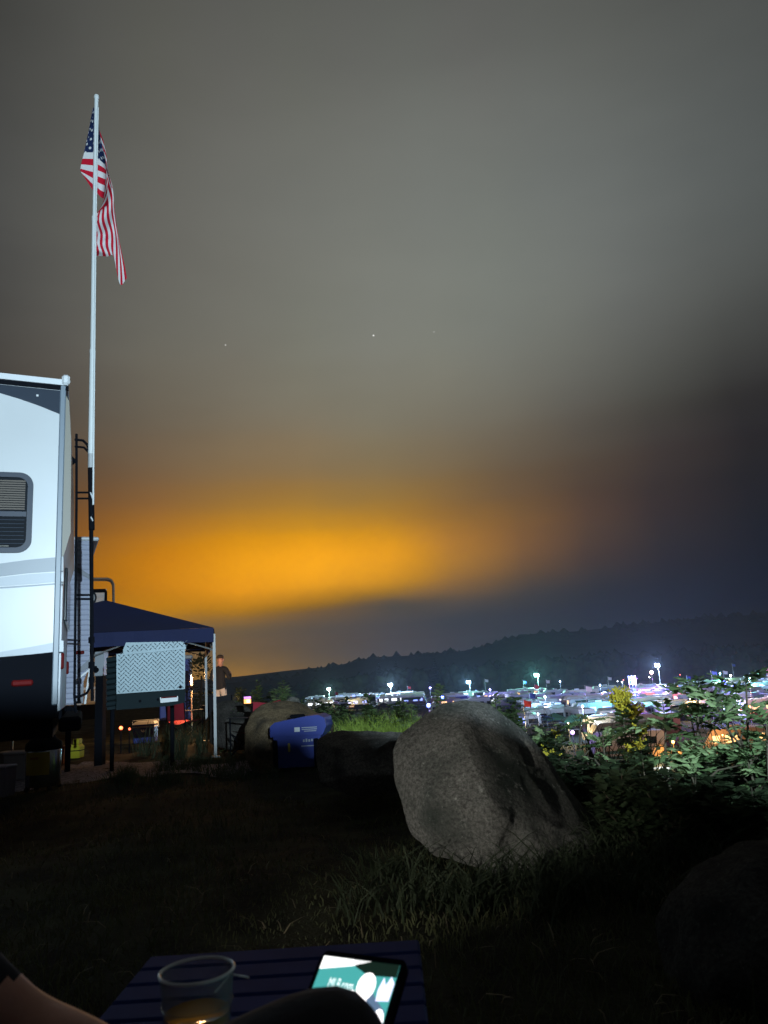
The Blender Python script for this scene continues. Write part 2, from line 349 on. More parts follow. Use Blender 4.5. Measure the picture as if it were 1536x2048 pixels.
# three firs that stand clear of the wood
m_bark = mat('dark_bark', (0.03, 0.025, 0.02), .95)
m_fir = mat('fir_needles', (0.016, 0.024, 0.014), 1.0, var=.4, scale=.8, spec=0)
def fir(px, py, Y, label, h=17.0, seed=1):
    top = at(px, py, Y); rr = random.Random(seed)
    t = thing('fir_tree', label, 'tree', (top.x, Y, top.z - h), 0, 'firs above the valley wood')
    MB().tube([(0, 0, 0), (0, 0, h * .95)], [.3, .05], 6).build('trunk', m_bark, t)
    c = MB()
    for k in range(13):
        z = h * (.22 + .76 * k / 12); L = (1 - k / 12.5) ** .8 * h * .2 + .25
        for j in range(9):
            a = j * 2 * math.pi / 9 + k * .7 + rr.uniform(-.2, .2); l = L * rr.uniform(.6, 1.15); w = l * .33
            d = Vector((math.cos(a), math.sin(a), -.28)); sd = Vector((-math.sin(a), math.cos(a), 0))
            b0 = Vector((0, 0, z)); c.add([b0 + Vector((0, 0, .35)), b0 + d * l * .55 + sd * w, b0 + d * l, b0 + d * l * .55 - sd * w, b0 + d * l * .5 - Vector((0, 0, .35))], [(0, 1, 2), (0, 2, 3), (0, 4, 1), (0, 3, 4), (4, 2, 1), (4, 3, 2)])
    c.build('crown', m_fir, t, norm=False)
fir(757, 1323, 372, 'dark fir above the wood, the one of the pair nearer the orange glow', 17, 1)
fir(791, 1321, 376, 'dark fir with a broad top directly above the bright white light tower', 18, 2)
fir(868, 1316, 380, 'dark fir blending into the hill between two light towers', 18, 3)

# ------------------------------------------------------------------ haze
hz = MB(); hz.box((100, 675, 21), (2000, 1390, 64.0))
m = bpy.data.materials.new('haze_air'); m.use_nodes = True; t_ = m.node_tree; t_.nodes.clear()
pv = t_.nodes.new('ShaderNodeVolumePrincipled'); pv.inputs['Color'].default_value = (0.70, 0.82, 1.0, 1); pv.inputs['Density'].default_value = HAZE_D; pv.inputs['Anisotropy'].default_value = 0.25
om = t_.nodes.new('ShaderNodeOutputMaterial'); t_.links.new(pv.outputs[0], om.inputs['Volume'])
o = hz.build('haze', m); tag(o, 'thin night haze hanging over the valley', kind='stuff')

# ------------------------------------------------------------------ light towers in the valley
m_steel = mat('galvanised_steel', (0.45, 0.47, 0.5), .45, .7)
m_dark = mat('dark_plastic', (0.012, 0.012, 0.014), .5)
m_rubber = mat('rubber', (0.012, 0.012, 0.012), .85)
m_yellowpaint = mat('generator_paint', (0.5, 0.42, 0.06), .5)
def glow(name, c, s): return mat('glow_' + name, (0.8, 0.8, 0.8), .5, emit=c, estr=s)
def lamp(parent, loc, power, color, rad=.15, name='lamp_light'):
    l = bpy.data.lights.new(name, 'POINT'); l.energy = power; l.color = color; l.shadow_soft_size = rad
    o = bpy.data.objects.new(name, l); COL.objects.link(o); o.location = loc; o.parent = parent; return o
def light_tower(px, py, Y, label, color, power, face, estr=40):
    top = at(px, py, Y); h = top.z - VALLEY
    t = thing('light_tower', label, 'light tower', (top.x, Y, VALLEY), 0, 'light towers in the camping valley')
    MB().box((0, 0, .75), (1.7, 1.1, .9), bev=.08).build('generator', m_yellowpaint, t)
    for sx in (-.6, .6):
        for sy in (-.6, .6): MB().tube([(sx, sy - .09, .3), (sx, sy + .09, .3)], .3, 12).build('wheel', m_rubber, t)
    MB().tube([(0, 0, 1.2), (0, 0, h * .5)], .10, 8).tube([(0, 0, h * .5), (0, 0, h)], .07, 8).build('mast', m_steel, t)
    hd = MB().tube([(-.55 + face * .3, -.1, h), (.55 + face * .3, -.1, h)], .05, 6).build('lamp_bar', m_steel, t)
    g = glow(label[:18], color, estr)
    for sx in (-.45, .35):
        for sz in (-.28, .18):
            q = MB().box((sx + face * .3, -.22, h + sz), (.62, .22, .4), rz=face * .5, bev=.05)
            q.build('lamp_head', [g], t)
    lamp(t, (face * 1.2, -1.0, h + .1), power, color, .3)
light_tower(658, 1378, 330, 'small green-white light tower farthest away above the leafy weeds', (.55, 1, .9), 15000, 0, 25)
light_tower(781, 1369, 290, 'bright white light tower left of the granite boulder, tree belt behind', (.50, .72, 1), 40000, 0)
light_tower(939, 1364, 290, 'pale blue light tower straight above the peak of the granite boulder', (.4, .72, 1), 28000, -1, 22)
light_tower(1075, 1350, 250, 'green-tinted light tower between the boulder peak and the violet light bars', (.3, 1, .75), 32000, -1)
light_tower(1316, 1330, 235, 'tallest white light tower behind the feathery sumac, red lamp beside it', (.46, .62, 1), 42000, -1)
# light bars and small lamps
def pole_lamp(px, py, Y, label, color, estr, power=0, rad=.22, name='pole_lamp', group='small lamps over the valley camp', thin=.04):
    top = at(px, py, Y); base = VALLEY; h = top.z - base
    t = thing(name, label, 'lamp', (top.x, Y, base), 0, group)
    MB().tube([(0, 0, 0), (0, 0, h)], thin, 6).build('pole', m_steel, t)
    V0, F0 = ico(2); rad *= .55; estr *= 1.6; b = MB(); b.add((V0 * rad + np.array([0, 0, h])).tolist(), F0.tolist()); b.build('globe', glow('%.2f%.2f%.2f_%g' % (*color, estr), color, estr), t, smooth=True)
    if power: lamp(t, (0, -.6, h + .3), power, color, .2)
    return t
pole_lamp(1303, 1345, 188, 'round pinkish red lamp just below the tallest white light tower', (1, .45, .4), 7, 1200, .75)
pole_lamp(1461, 1351, 150, 'single small white lamp on a thin pole right of the sumac tip', (.9, .95, 1), 14, 900, .28)
pole_lamp(1450, 1365, 140, 'deep blue round lamp among the sumac leaves', (.12, .15, 1), 6, 900, .62)
pole_lamp(1498, 1362, 120, 'white lamp on a slim pole among pale roofs near the picture edge', (.9, .95, 1), 12, 900, .25)
pole_lamp(1533, 1338, 130, 'magenta lamp cut by the picture edge', (1, .2, .8), 7, 700, .45)
pole_lamp(857, 1411, 150, 'blue glowing globe lower of the pair left of the boulder', (.1, .14, 1), 5, 500, .75)
pole_lamp(884, 1395, 160, 'blue glowing globe upper of the pair beside the pale leafy tip', (.1, .16, 1), 5, 500, .75)
pole_lamp(1076, 1428, 110, 'small white lamp on a pole right of the boulder peak', (.9, .9, 1), 12, 500, .2)
pole_lamp(1145, 1465, 85, 'violet glowing lantern above the fern beside the boulder', (.45, .3, 1), 3, 120, .4)
pole_lamp(1190, 1440, 100, 'white glaring lantern over dark cars between the boulder and the goldenrod', (1, 1, 1), 10, 500, .22)
for k, (px, c) in enumerate(((1257, (.25, .1, 1)), (1263, (.1, .25, 1)), (1269, (.55, .12, 1)))):
    p = at(px, 1352, 178); p2 = at(px + 1.5, 1369, 178); h = p.z - p2.z
    t = thing('light_bar', ['dim violet upright light bar, leftmost of three', 'blue upright light bar in the middle of three', 'bright violet upright light bar, rightmost of three'][k], 'light bar', (p.x, 178, VALLEY), 0, 'upright light bars in the valley')
    z0 = p2.z - VALLEY
    MB().tube([(0, 0, 0), (0, 0, z0)], .05, 6).build('pole', m_steel, t)
    MB().tube([(0, 0, z0), (0, 0, z0 + h)], .22 - .1 * (k == 0), 8).build('light_tube', glow('bar%d' % k, c, 6 if k else 2), t)
    if k: lamp(t, (0, -1, z0 + h * .5), 6000, c, .4)

# ------------------------------------------------------------------ vehicles and tents of the valley camp
BODY = [mat('body_white', (.74, .76, .78), .45), mat('body_cream', (.66, .62, .52), .5), mat('body_silver', (.42, .45, .5), .35), mat('body_sky', (.5, .6, .68), .45), mat('body_tan', (.4, .34, .27), .5)]
CARC = [mat('car_black', (.02, .02, .025), .25), mat('car_blue', (.05, .09, .22), .25), mat('car_red', (.3, .03, .03), .25), mat('car_grey', (.25, .26, .28), .3), mat('car_white', (.7, .7, .7), .3)]
CLOTH = [mat('canopy_white', (.72, .74, .74), .8), mat('canopy_blue', (.05, .1, .35), .8), mat('canopy_green', (.06, .2, .12), .8), mat('canopy_red', (.4, .05, .05), .8), mat('canopy_violet', (.3, .18, .5), .8)]
m_glass = mat('dark_glass', (.015, .018, .022), .08)
m_stripe = [mat('stripe_navy', (.03, .05, .14), .5), mat('stripe_maroon', (.2, .03, .04), .5), mat('stripe_grey', (.18, .19, .2), .5), mat('stripe_teal', (.04, .2, .22), .5)]
LIT = [glow('win_warm', (1, .55, .2), 2.2), glow('win_white', (.85, .93, 1), 2.5), glow('win_blue', (.25, .35, 1), 2.2), m_glass, m_glass, m_glass]
def wheel(x, y, r=.36, w=.22): return ('wheel', MB().tube([(x, y - w / 2, r), (x, y + w / 2, r)], r, 12), m_rubber)
def trailer_parts(ci, si, wi, L=7.5, W=2.4, H=3.1, slide=False):
    z0 = .55; b = MB(); pr = [(-L / 2, z0), (L / 2 - .5, z0), (L / 2, z0 + .6), (L / 2 - .15, z0 + 1.5), (L / 2 - .75, H - .25), (L / 2 - 1.1, H), (-L / 2 + .2, H), (-L / 2, H - .2)]
    b.prism([(x, -W / 2, z) for x, z in pr], (0, W, 0))
    P = [('body', b, BODY[ci])]
    s = MB()
    for sy in (-1, 1):
        s.prism([(-L / 2 + .05, sy * (W / 2 + .012), 1.05), (L / 2 - .4, sy * (W / 2 + .012), 1.0), (L / 2 - .3, sy * (W / 2 + .012), 1.3), (-L / 2 + .05, sy * (W / 2 + .012), 1.42)], (0, .008, 0))
        s.box((0, sy * (W / 2 + .01), z0 + .12), (L - .8, .02, .22))
    P.append(('stripe', s, m_stripe[si]))
    for sy in (-1, 1):
        for x, w in ((-L * .3, 1.2), (L * .08, 1.4), (L * .3, .8)):
            P.append(('window', MB().box((x, sy * (W / 2 + .02), 2.15), (w, .05, .7)), LIT[wi]))
    P.append(('window', MB().box((-L / 2 - .02, 0, 2.1), (.05, 1.5, .7)), m_glass))
    P.append(('door', MB().box((L * .2, -W / 2 - .025, 1.62), (.72, .04, 1.9)), BODY[(ci + 2) % 5]))
    P.append(('air_conditioner', MB().box((-.3, 0, H + .15), (1.1, .8, .3), bev=.08), BODY[0]))
    P += [wheel(x, sy * (W / 2 - .15)) for x in (-.95, -.15) for sy in (-1, 1)]
    P.append(('tow_bar', MB().tube([(L / 2 - .4, -.5, .5), (L / 2 + 1.1, 0, .5), (L / 2 - .4, .5, .5)], .05, 6), m_dark))
    P.append(('awning', MB().prism([(-L * .38, -W / 2 - .02, H - .25), (L * .3, -W / 2 - .02, H - .25), (L * .3, -W / 2 - 2.3, H - .85), (-L * .38, -W / 2 - 2.3, H - .85)], (0, 0, .04)).tube([(L * .29, -W / 2 - 2.25, H - .85), (L * .29, -W / 2 - .05, 1.0)], .03, 6).tube([(-L * .37, -W / 2 - 2.25, H - .85), (-L * .37, -W / 2 - .05, 1.0)], .03, 6), CLOTH[(ci + si) % 3]))
    return P
def motorhome_parts(ci, si, wi, L=9.0, W=2.5, H=3.4):
    b = MB(); z0 = .45; pr = [(-L / 2, z0), (L / 2, z0), (L / 2 + .1, 1.3), (L / 2 - .25, 2.9), (L / 2 - .6, H), (-L / 2, H)]
    b.prism([(x, -W / 2, z) for x, z in pr], (0, W, 0)); P = [('body', b, BODY[ci])]
    ws = MB().prism([(L / 2 + .11, -W / 2 + .15, 1.4), (L / 2 + .11, W / 2 - .15, 1.4), (L / 2 - .2, W / 2 - .15, 2.75), (L / 2 - .2, -W / 2 + .15, 2.75)], (.02, 0, .004)); P.append(('windscreen', ws, m_glass))
    s = MB()
    for sy in (-1, 1):
        y = sy * (W / 2 + .012); s.prism([(-L / 2 + .1, y, .6), (L / 2 - .1, y, .6), (L / 2 - .1, y, .95), (-L * .1, y, 1.2), (-L / 2 + .1, y, 1.9)], (0, .008, 0))
        for x, w in ((-L * .33, 1.3), (-L * .05, 1.6), (L * .22, 1.1), (L * .41, .9)): P.append(('window', MB().box((x, sy * (W / 2 + .02), 2.3), (w, .05, .75)), LIT[wi]))
    P.append(('stripe', s, m_stripe[si]))
    P += [wheel(x, sy * (W / 2 - .16), .45, .28) for x in (-L * .28, L * .36) for sy in (-1, 1)]
    for sy in (-.85, .85): P.append(('headlight', MB().box((L / 2 + .07, sy, .95), (.06, .35, .22)), BODY[0]))
    P.append(('air_conditioner', MB().box((.8, 0, H + .15), (1.2, .8, .3), bev=.08), BODY[0]))
    P.append(('mirror', MB().box((L / 2 - .1, -W / 2 - .25, 2.0), (.12, .2, .4)), m_dark))
    return P
def car_parts(ci, si, wi):
    L, W = 5.0, 1.9; b = MB(); pr = [(-2.5, .4), (2.45, .4), (2.5, .85), (2.3, 1.05), (1.25, 1.15), (.55, 1.75), (-.9, 1.8), (-1.15, 1.15), (-2.5, 1.1)] if si % 2 else [(-2.4, .4), (2.4, .4), (2.45, .9), (2.2, 1.08), (1.2, 1.15), (.5, 1.72), (-2.1, 1.74), (-2.4, 1.1)]
    b.prism([(x, -W / 2, z) for x, z in pr], (0, W, 0)); P = [('body', b, CARC[ci])]
    for sy in (-1, 1):
        y = sy * (W / 2 + .01)
        P.append(('window', MB().prism([(-.95, y, 1.2), (1.0, y, 1.2), (.5, y, 1.62), (-.85, y, 1.65)], (0, .012, 0)), m_glass))
        P.append(('headlight', MB().box((2.46, sy * .7, .8), (.06, .35, .16)), BODY[0])); P.append(('tail_light', MB().box((-2.47, sy * .8, .9), (.06, .2, .25)), m_stripe[1]))
    P.append(('windscreen', MB().prism([(1.24, -.8, 1.19), (1.24, .8, 1.19), (.6, .75, 1.72), (.6, -.75, 1.72)], (.015, 0, .012)), m_glass))
    return P + [wheel(x, sy * .82, .38, .24) for x in (-1.55, 1.6) for sy in (-1, 1)]
def canopy_parts(ci, si, wi):
    h, e, w = 2.9, 2.1, 1.55; b = MB(); V = [(-w, -w, e), (w, -w, e), (w, w, e), (-w, w, e), (0, 0, h)]
    b.add(V, [(0, 1, 4), (1, 2, 4), (2, 3, 4), (3, 0, 4)]); lo = [(x, y, e - .28) for x, y, z in V[:4]]
    b.add(V[:4] + lo, [(i, (i + 1) % 4, 4 + (i + 1) % 4, 4 + i) for i in range(4)])
    P = [('roof', b, CLOTH[ci])]
    for x in (-w, w):
        for y in (-w, w): P.append(('leg', MB().tube([(x * .98, y * .98, 0), (x * .98, y * .98, e)], .03, 6), m_steel))
    P.append(('table', MB().box((0, .3, .72), (1.6, .7, .05)).box((-.7, .3, .36), (.05, .5, .7)).box((.7, .3, .36), (.05, .5, .7)), BODY[0])); return P
def assemble(name, parts, sep):
    if sep:
        t = thing(name, 'x', 'x'); [mb.build(n, mt, t) for n, mb, mt in parts]; return t
    al = MB(); mats = []
    for n, mb, mt in parts:
        if mt not in mats: mats.append(mt)
        al.add(mb.v, mb.f, mats.index(mt))
    return al.build(name, mats)
KIND = {'camper_trailer': (trailer_parts, 'camper trailer', 'trailer', ('white', 'cream', 'silver', 'pale blue', 'tan')),
        'motorhome': (motorhome_parts, 'box-shaped motorhome', 'motorhome', ('white', 'cream', 'silver', 'pale blue', 'tan')),
        'parked_car': (car_parts, 'parked car', 'car', ('black', 'blue', 'red', 'grey', 'white')),
        'camp_canopy': (canopy_parts, 'pop-up canopy', 'canopy', ('white', 'blue', 'green', 'red', 'violet'))}
PROTO = {}
def place_vehicle(kind, ci, si, wi, x, y, rz, sep, label=None):
    key = (kind, ci, si % 2, wi, sep); fn, what, cat, cols = KIND[kind]
    if key not in PROTO: PROTO[key] = assemble(kind, fn(ci, si, wi), sep); o = PROTO[key]
    else: o = copy_tree(PROTO[key])
    o.location = (x, y, VALLEY); o.rotation_euler = (0, 0, rz)
    if not label:
        px = 768 + x / y * FPX
        extra = '' if kind == 'camp_canopy' else ((' pickup' if si % 2 else ' estate') if kind == 'parked_car' else (' %s-striped' % ('navy', 'maroon', 'grey', 'teal')[si])) + ('' if kind == 'parked_car' else (' warm-lit', ' white-lit', ' blue-lit', ' dark-windowed')[min(wi, 3)])
        pose = 'end-on' if abs(math.sin(rz)) > .5 else 'broadside'
        where = 'left of the boulder' if px < 830 else 'behind the boulder peak' if px < 1000 else 'toward the green-tinted tower' if px < 1170 else 'toward the violet light bars' if px < 1290 else 'behind the sumac' if px < 1450 else 'at the picture edge'
        row = 'near row' if y < 140 else 'middle row' if y < 180 else 'back row' if y < 225 else 'far row' if y < 270 else 'last row'
        label = '%s%s %s %s, %s %s' % (cols[ci], extra, what.replace('parked car', 'car'), pose, row, where)
    tag(o, label, cat, 'vehicles and tents of the valley camp'); return o
# three near ones, singled out, on the slope foot beyond the sumac
p = at(1460, 1500, 80); place_vehicle('camper_trailer', 4, 2, 0, p.x + 1.0, 81.5, R(184), True, 'long tan trailer lit orange by a lamp, half hidden behind the sumac')
p = at(1285, 1450, 104); place_vehicle('motorhome', 2, 2, 3, p.x, 104, R(176), True, 'dark-windowed silver motorhome between the goldenrod and the sumac')
p = at(1500, 1425, 122); place_vehicle('motorhome', 1, 1, 0, p.x + 3, 122, R(10), True, 'cream motorhome with orange lamps near the picture edge above the trailer')
p = at(1318, 1500, 73); TENT = place_vehicle('camp_canopy', 0, 0, 3, p.x, 73, R(8), True, 'white canopy with a lit bamboo screen, behind the goldenrod')
for c, nm, lab, px, py, Y, s in (((1, .35, .06), 'orange_lamp', 'orange glaring lamp at the corner of the white canopy', 1346, 1484, 71, 500), ((1, .28, .04), 'orange_lamp', 'orange lamp of a bright pair hanging high above the tan trailer, the larger', 1499, 1414, 114, 500), ((1, .35, .06), 'orange_lamp', 'orange lamp of a bright pair hanging high above the tan trailer, the smaller', 1491, 1418, 114, 100)):
    pole_lamp(px, py, Y, lab, c, 14, s, 0.22 if Y < 80 else .28, nm, 'orange lamps of the valley camp')
pole_lamp(1445, 1470, 78.5, 'small orange lamp on the side of the tan trailer behind the sumac stems', (1, .42, .12), 5, 420, .12, 'orange_lamp', 'orange lamps of the valley camp')
# bamboo screen and table under the canopy
m_bamboo = mat('bamboo', (.5, .38, .2), .6, var=.35, scale=9)
p = at(1326, 1540, 75.4); t = thing('bamboo_screen', 'lit bamboo screen under the white canopy', 'screen', (p.x, 75.4, VALLEY), R(8))
for k in range(15): MB().tube([(-1.15 + k * .165, 0, .02), (-1.15 + k * .165 + random.uniform(-.03, .03), 0, 1.62 + random.uniform(-.1, .1))], .07, 7).build('cane', m_bamboo, t)
MB().box((0, .06, 1.2), (2.5, .04, .06)).build('rail', m_bamboo, t)
p = at(1322, 1555, 70.4); t = thing('camp_table', 'white table with a pale blue cloth below the bamboo screen', 'table', (p.x, 70.6, VALLEY), R(6))
MB().box((0, 0, .74), (2.0, .8, .05)).build('table_top', BODY[0], t)
MB().box((0, -.43, .45), (2.02, .02, .56)).build('cloth', BODY[3], t)
for sx in (-.9, .9):
    for sy in (-.3, .3): MB().tube([(sx, sy, 0), (sx, sy, .72)], .025, 6).build('leg', m_steel, t)
pole_lamp(1340, 1526, 73, 'small white lamp under the white canopy', (.95, 1, .9), 8, 450, .1)
# the rows
r = random.Random(21); yv = 84.0; row = 0; count = 0
while yv < 330:
    lo = 1120 if yv < 115 else 1000 if yv < 180 else 830 if yv < 240 else 590
    x = (lo - 768) / FPX * yv; x1 = (1600 - 768) / FPX * yv
    while x < x1:
        k = r.choices(list(KIND), (40, 20, 22, 18))[0]
        L = {'camper_trailer': 9.4, 'motorhome': 10, 'parked_car': 5.6, 'camp_canopy': 4.2}[k]
        turn = r.random() < .3; span = L if not turn else 3.6
        xx = x + span / 2
        clash = any(abs(xx - o.location.x) < 8 and abs(yv - o.location.y) < 6 for o in (TENT,)) or (yv < 130 and 1235 < 768 + xx / yv * FPX < 1620)
        vv = Vector((xx, yv, VALLEY + 3)) - CAM; ppx = 768 + FPX * vv.dot(_r) / vv.dot(_f); ppy = 1024 - FPX * vv.dot(_u) / vv.dot(_f)
        if ppy < np.interp(ppx, [600, 1000, 1300, 1536], [1388, 1381, 1368, 1352]): clash = True
        if not clash:
            wi = r.randrange(6) if k != 'parked_car' else 3
            if k == 'camp_canopy': wi = 3
            place_vehicle(k, r.choice((0, 0, 0, 1, 2, 3, 4)), r.randrange(4), wi, xx, yv + r.uniform(-.8, .8), (R(90) if turn else 0) + r.choice((0, math.pi)) + r.uniform(-.08, .08), yv < 150)
            count += 1
        x += span + r.uniform(.3, 1.6) + max(0, (yv - 220) * .02)
    yv += r.uniform(6.3, 7.6) if yv < 190 else r.uniform(8, 10); row += 1
def place_words(px, yy):
    a = ('left of the boulder', 'behind the boulder peak', 'toward the green-tinted tower', 'toward the violet light bars', 'behind the sumac', 'at the picture edge')[int(np.searchsorted([830, 1000, 1170, 1290, 1450], px))]
    return ('near row, ', 'middle row, ', 'back row, ', 'far row, ', 'last row, ')[int(np.searchsorted([140, 180, 225, 270], yy))] + a
# flag poles and lanterns between the rows
m_flagc = [mat('flag_red', (.5, .04, .05), .8), mat('flag_blue', (.05, .08, .4), .8), mat('flag_white', (.75, .75, .75), .8)]
for i in range(16):
    yy = r.uniform(95, 300); px = r.uniform(1010 if yy < 190 else 620, 1530); x = (px - 768) / FPX * yy; h = r.uniform(5, 7.5)
    t = thing('camp_flagpole', 'slim flagpole with a small %s flag, %s' % (('red', 'blue', 'white')[i % 3], place_words(px, yy)), 'flagpole', (x, yy, VALLEY), 0, 'flagpoles of the valley camp')
    MB().tube([(0, 0, 0), (r.uniform(-.2, .2), 0, h)], [.06, .035], 6).build('pole', m_steel, t)
    MB().prism([(.03, 0, h - .1), (.4, .1, h - .25), (1.0, -.05, h - .35), (.95, .05, h - 1.1), (.4, .08, h - 1.05), (.03, 0, h - .95)], (0, .015, 0)).build('flag', m_flagc[i % 3], t)
for i in range(46):
    yy = r.uniform(95, 320); px = r.uniform(1060 if yy < 190 else 640, 1536); x = (px - 768) / FPX * yy
    cname, c, s = r.choice((('white', (.92, .97, 1), 12), ('white', (.92, .97, 1), 12), ('warm yellow', (1, .7, .3), 9), ('blue', (.15, .2, 1), 6), ('red', (1, .12, .08), 7), ('violet', (.6, .25, 1), 5), ('green', (.3, 1, .5), 6)))
    h = r.uniform(1.6, 3.6)
    t = thing('camp_lantern', 'tiny %s lantern glowing between campers, %s' % (cname, place_words(px, yy)), 'lantern', (x, yy, VALLEY), 0, 'lanterns of the valley camp')
    MB().tube([(0, 0, 0), (0, 0, h)], .03, 5).build('pole', m_steel, t)
    V0, F0 = ico(1); q = MB(); q.add((V0 * (.07 + .0004 * yy) + np.array([0, 0, h])).tolist(), F0.tolist()); q.build('bulb', glow('lan_' + cname.replace(' ', '_'), c, s), t)
    if i % 2 == 0: lamp(t, (0, -.5, h + .2), 1500, c, .15)

for i in range(11):
    yy = (112, 124, 135, 150, 165, 178, 195, 214, 232, 255, 280)[i]; px = (1165, 1420, 1240, 1090, 1330, 1500, 1200, 980, 1440, 1120, 860)[i]
    c = ((.40, .62, 1), (.38, .34, 1), (.30, .9, .95))[i % 3]; g = Vector(((px - 768) / FPX * yy, yy, VALLEY + 4.2)) - CAM; ppy = 1024 - FPX * g.dot(_u) / g.dot(_f)
    pole_lamp(px, ppy, yy, 'white work lamp on a pole among the campers, %s' % place_words(px, yy), c, 14, 3600, .2 + .0008 * yy, 'work_lamp', 'work lamps in the valley camp')
# ------------------------------------------------------------------ white camper whose side fills the picture's edge
m_gel = mat('camper_white', (.50, .525, .535), .35, var=.07, scale=1.2)
m_gelgrey = mat('camper_grey', (.20, .23, .26), .4); m_gelmid = mat('camper_lightgrey', (.35, .385, .42), .4)
m_navy = mat('camper_navy', (.020, .030, .047), .6, spec=.2); m_black = mat('camper_black', (.004, .005, .008), .8, spec=.06)
m_trim = mat('camper_trim', (.15, .19, .23), .4); m_white = mat('white_paint', (.60, .63, .65), .4)
m_cap = mat('rear_cap', (.2, .19, .155), .5); m_redlens = mat('red_lens', (.11, .005, .005), .6, spec=.1)
m_blind = mat('blind', (.09, .072, .055), .6)
A1 = R(21.5)
c0 = at(132, 762, 6.69); O1 = Vector((c0.x, c0.y, 0)); ROOF1 = c0.z
rv = thing('travel_trailer', 'large white camper with dark gable band and grey swoosh at the picture edge', 'trailer', O1, A1)
_dx = Vector((math.cos(A1), math.sin(A1), 0)); _n1 = Vector((-math.sin(A1), math.cos(A1), 0))
def side(px, py, off=0.0):
    """pixel on the camper's side wall -> local point, off metres proud"""
    d = ray(px, py); k = ((O1 - CAM).dot(_n1) - off) / d.dot(_n1); p = CAM + d * k - O1
    return Vector((p.dot(_dx), p.dot(_n1), p.z))
def loc1(p): q = Vector(p) - O1; return Vector((q.dot(_dx), q.dot(_n1), q.z))
XL = -9.0
zr0 = side(0, 748).z; slope = (zr0 - ROOF1) / side(0, 748).x
def zroof(x): return ROOF1 + max(x, -2.0) * slope * (1 if x > -2 else 1)
zb = side(60, 1309).z
# side wall, roof, rear and floor of the shell
b = MB(); b.prism([(XL, 0, .98), (-.02, 0, .98), (-.02, 0, zroof(0) - .03), (-2, 0, zroof(-2) - .03), (XL, 0, zroof(-2) - .03)], (0, 2.44, 0)); b.build('body', m_gel, rv)
def strip(name, pts, mt, off=.004, th=.004, parent=rv):
    P = [side(px, py, off) for px, py in pts]; return MB().prism(P, (0, th, 0)).build(name, mt, parent)
def ext(pts_right, left_z):   # outline given right to left, closed far to the left out of frame
    return pts_right
sl = lambda px, py, o=.004: side(px, py, o)
def band(name, top, bot, mt, off):
    """band across the side from the rear corner to the far front; top/bot = pixel polylines from right (corner) to left"""
    T = [sl(*p, off) for p in top]; Bm = [sl(*p, off) for p in bot]
    lt = Vector((XL + .05, -off, T[-1].z + (T[-1].z - T[0].z) * .5)); lb = Vector((XL + .05, -off, Bm[-1].z + (Bm[-1].z - Bm[0].z) * .5))
    return MB().prism(T + [lt, lb] + Bm[::-1], (0, off - .001, 0)).build(name, mt, rv)
bt = [sl(129, 832), sl(80, 812), sl(40, 798), sl(0, 786)]
tp = [Vector((-.03, -.004, zroof(0) - .10)), Vector((-2, -.004, zroof(-2) - .10))]
MB().prism(tp + [Vector((-2.6, -.004, bt[-1].z + .12))] + bt[::-1], (0, .003, 0)).build('gable_band', m_navy, rv)
band('swoosh', [(127, 1113), (60, 1119), (0, 1127)], [(127, 1142), (60, 1146), (0, 1153)], m_gelgrey, .004)
band('swoosh', [(127, 1144), (60, 1148), (0, 1155)], [(127, 1163), (60, 1168), (0, 1172)], m_gelmid, .005)
band('pinstripe', [(127, 1165), (60, 1170), (0, 1174)], [(127, 1168), (60, 1173), (0, 1177)], m_gelgrey, .006)
band('lower_band', [(127, 1281), (60, 1294), (0, 1304)], [(127, 1303), (60, 1309), (0, 1313)], m_gelmid, .005)
zk = sl(0, 1416).z; kt = [sl(130, 1302, .008), sl(60, 1309, .008), sl(0, 1314, .008)]
MB().prism([Vector((.0, -.008, kt[0].z))] + kt[1:] + [Vector((XL, -.008, kt[-1].z - .05)), Vector((XL, -.008, .94)), Vector((0, -.008, .94))], (0, .007, 0)).build('skirt', m_black, rv)
MB().box((-.022, -.006, (zroof(0) + 1.0) / 2), (.05, .03, zroof(0) - 1.1), bev=.008).build('corner_trim', m_trim, rv)
# roof edge: white rail over dark gutter
MB().prism([(.02, -.03, zroof(0)), (-2, -.03, zroof(-2)), (XL, -.03, zroof(-2)), (XL, -.03, zroof(-2) - .055), (-2, -.03, zroof(-2) - .055), (.02, -.03, zroof(0) - .055)], (0, 2.5, 0)).build('roof_rail', m_white, rv)
MB().prism([(.025, -.018, zroof(0) - .057), (-2, -.018, zroof(-2) - .057), (XL, -.018, zroof(-2) - .057), (XL, -.018, zroof(-2) - .098), (-2, -.018, zroof(-2) - .098), (.025, -.018, zroof(0) - .098)], (0, .016, 0)).build('gutter', m_black, rv)
MB().box((-.0, -.035, zroof(0) - .005), (.07, .05, .10), bev=.02).build('rail_end_cap', m_white, rv)
# window with rounded frame, mid bar and blind
w1 = side(68, 947); w2 = side(60, 1106); wx1, wz1, wz0 = w1.x, w1.z, side(30, 1106).z; wx0 = wx1 - 1.05
def rrect(x0, x1, z0, z1, r, y, n=8):
    P = []
    for cx, cz, a0 in ((x1 - r, z1 - r, 0), (x0 + r, z1 - r, 90), (x0 + r, z0 + r, 180), (x1 - r, z0 + r, 270)):
        for k in range(n + 1): a = R(a0 + 90 * k / n); P.append((cx + r * math.cos(a), y, cz + r * math.sin(a)))
    return P
win = MB().prism(rrect(wx0 + .03, wx1 - .03, wz0 + .03, wz1 - .03, .085, -.003), (0, .002, 0)).build('window', m_glass, rv)
o_, i_ = rrect(wx0, wx1, wz0, wz1, .115, -.022), rrect(wx0 + .045, wx1 - .045, wz0 + .045, wz1 - .045, .08, -.022)
fr = MB(); n = len(o_)
back = lambda P: [(x, -.001, z) for x, y, z in P]
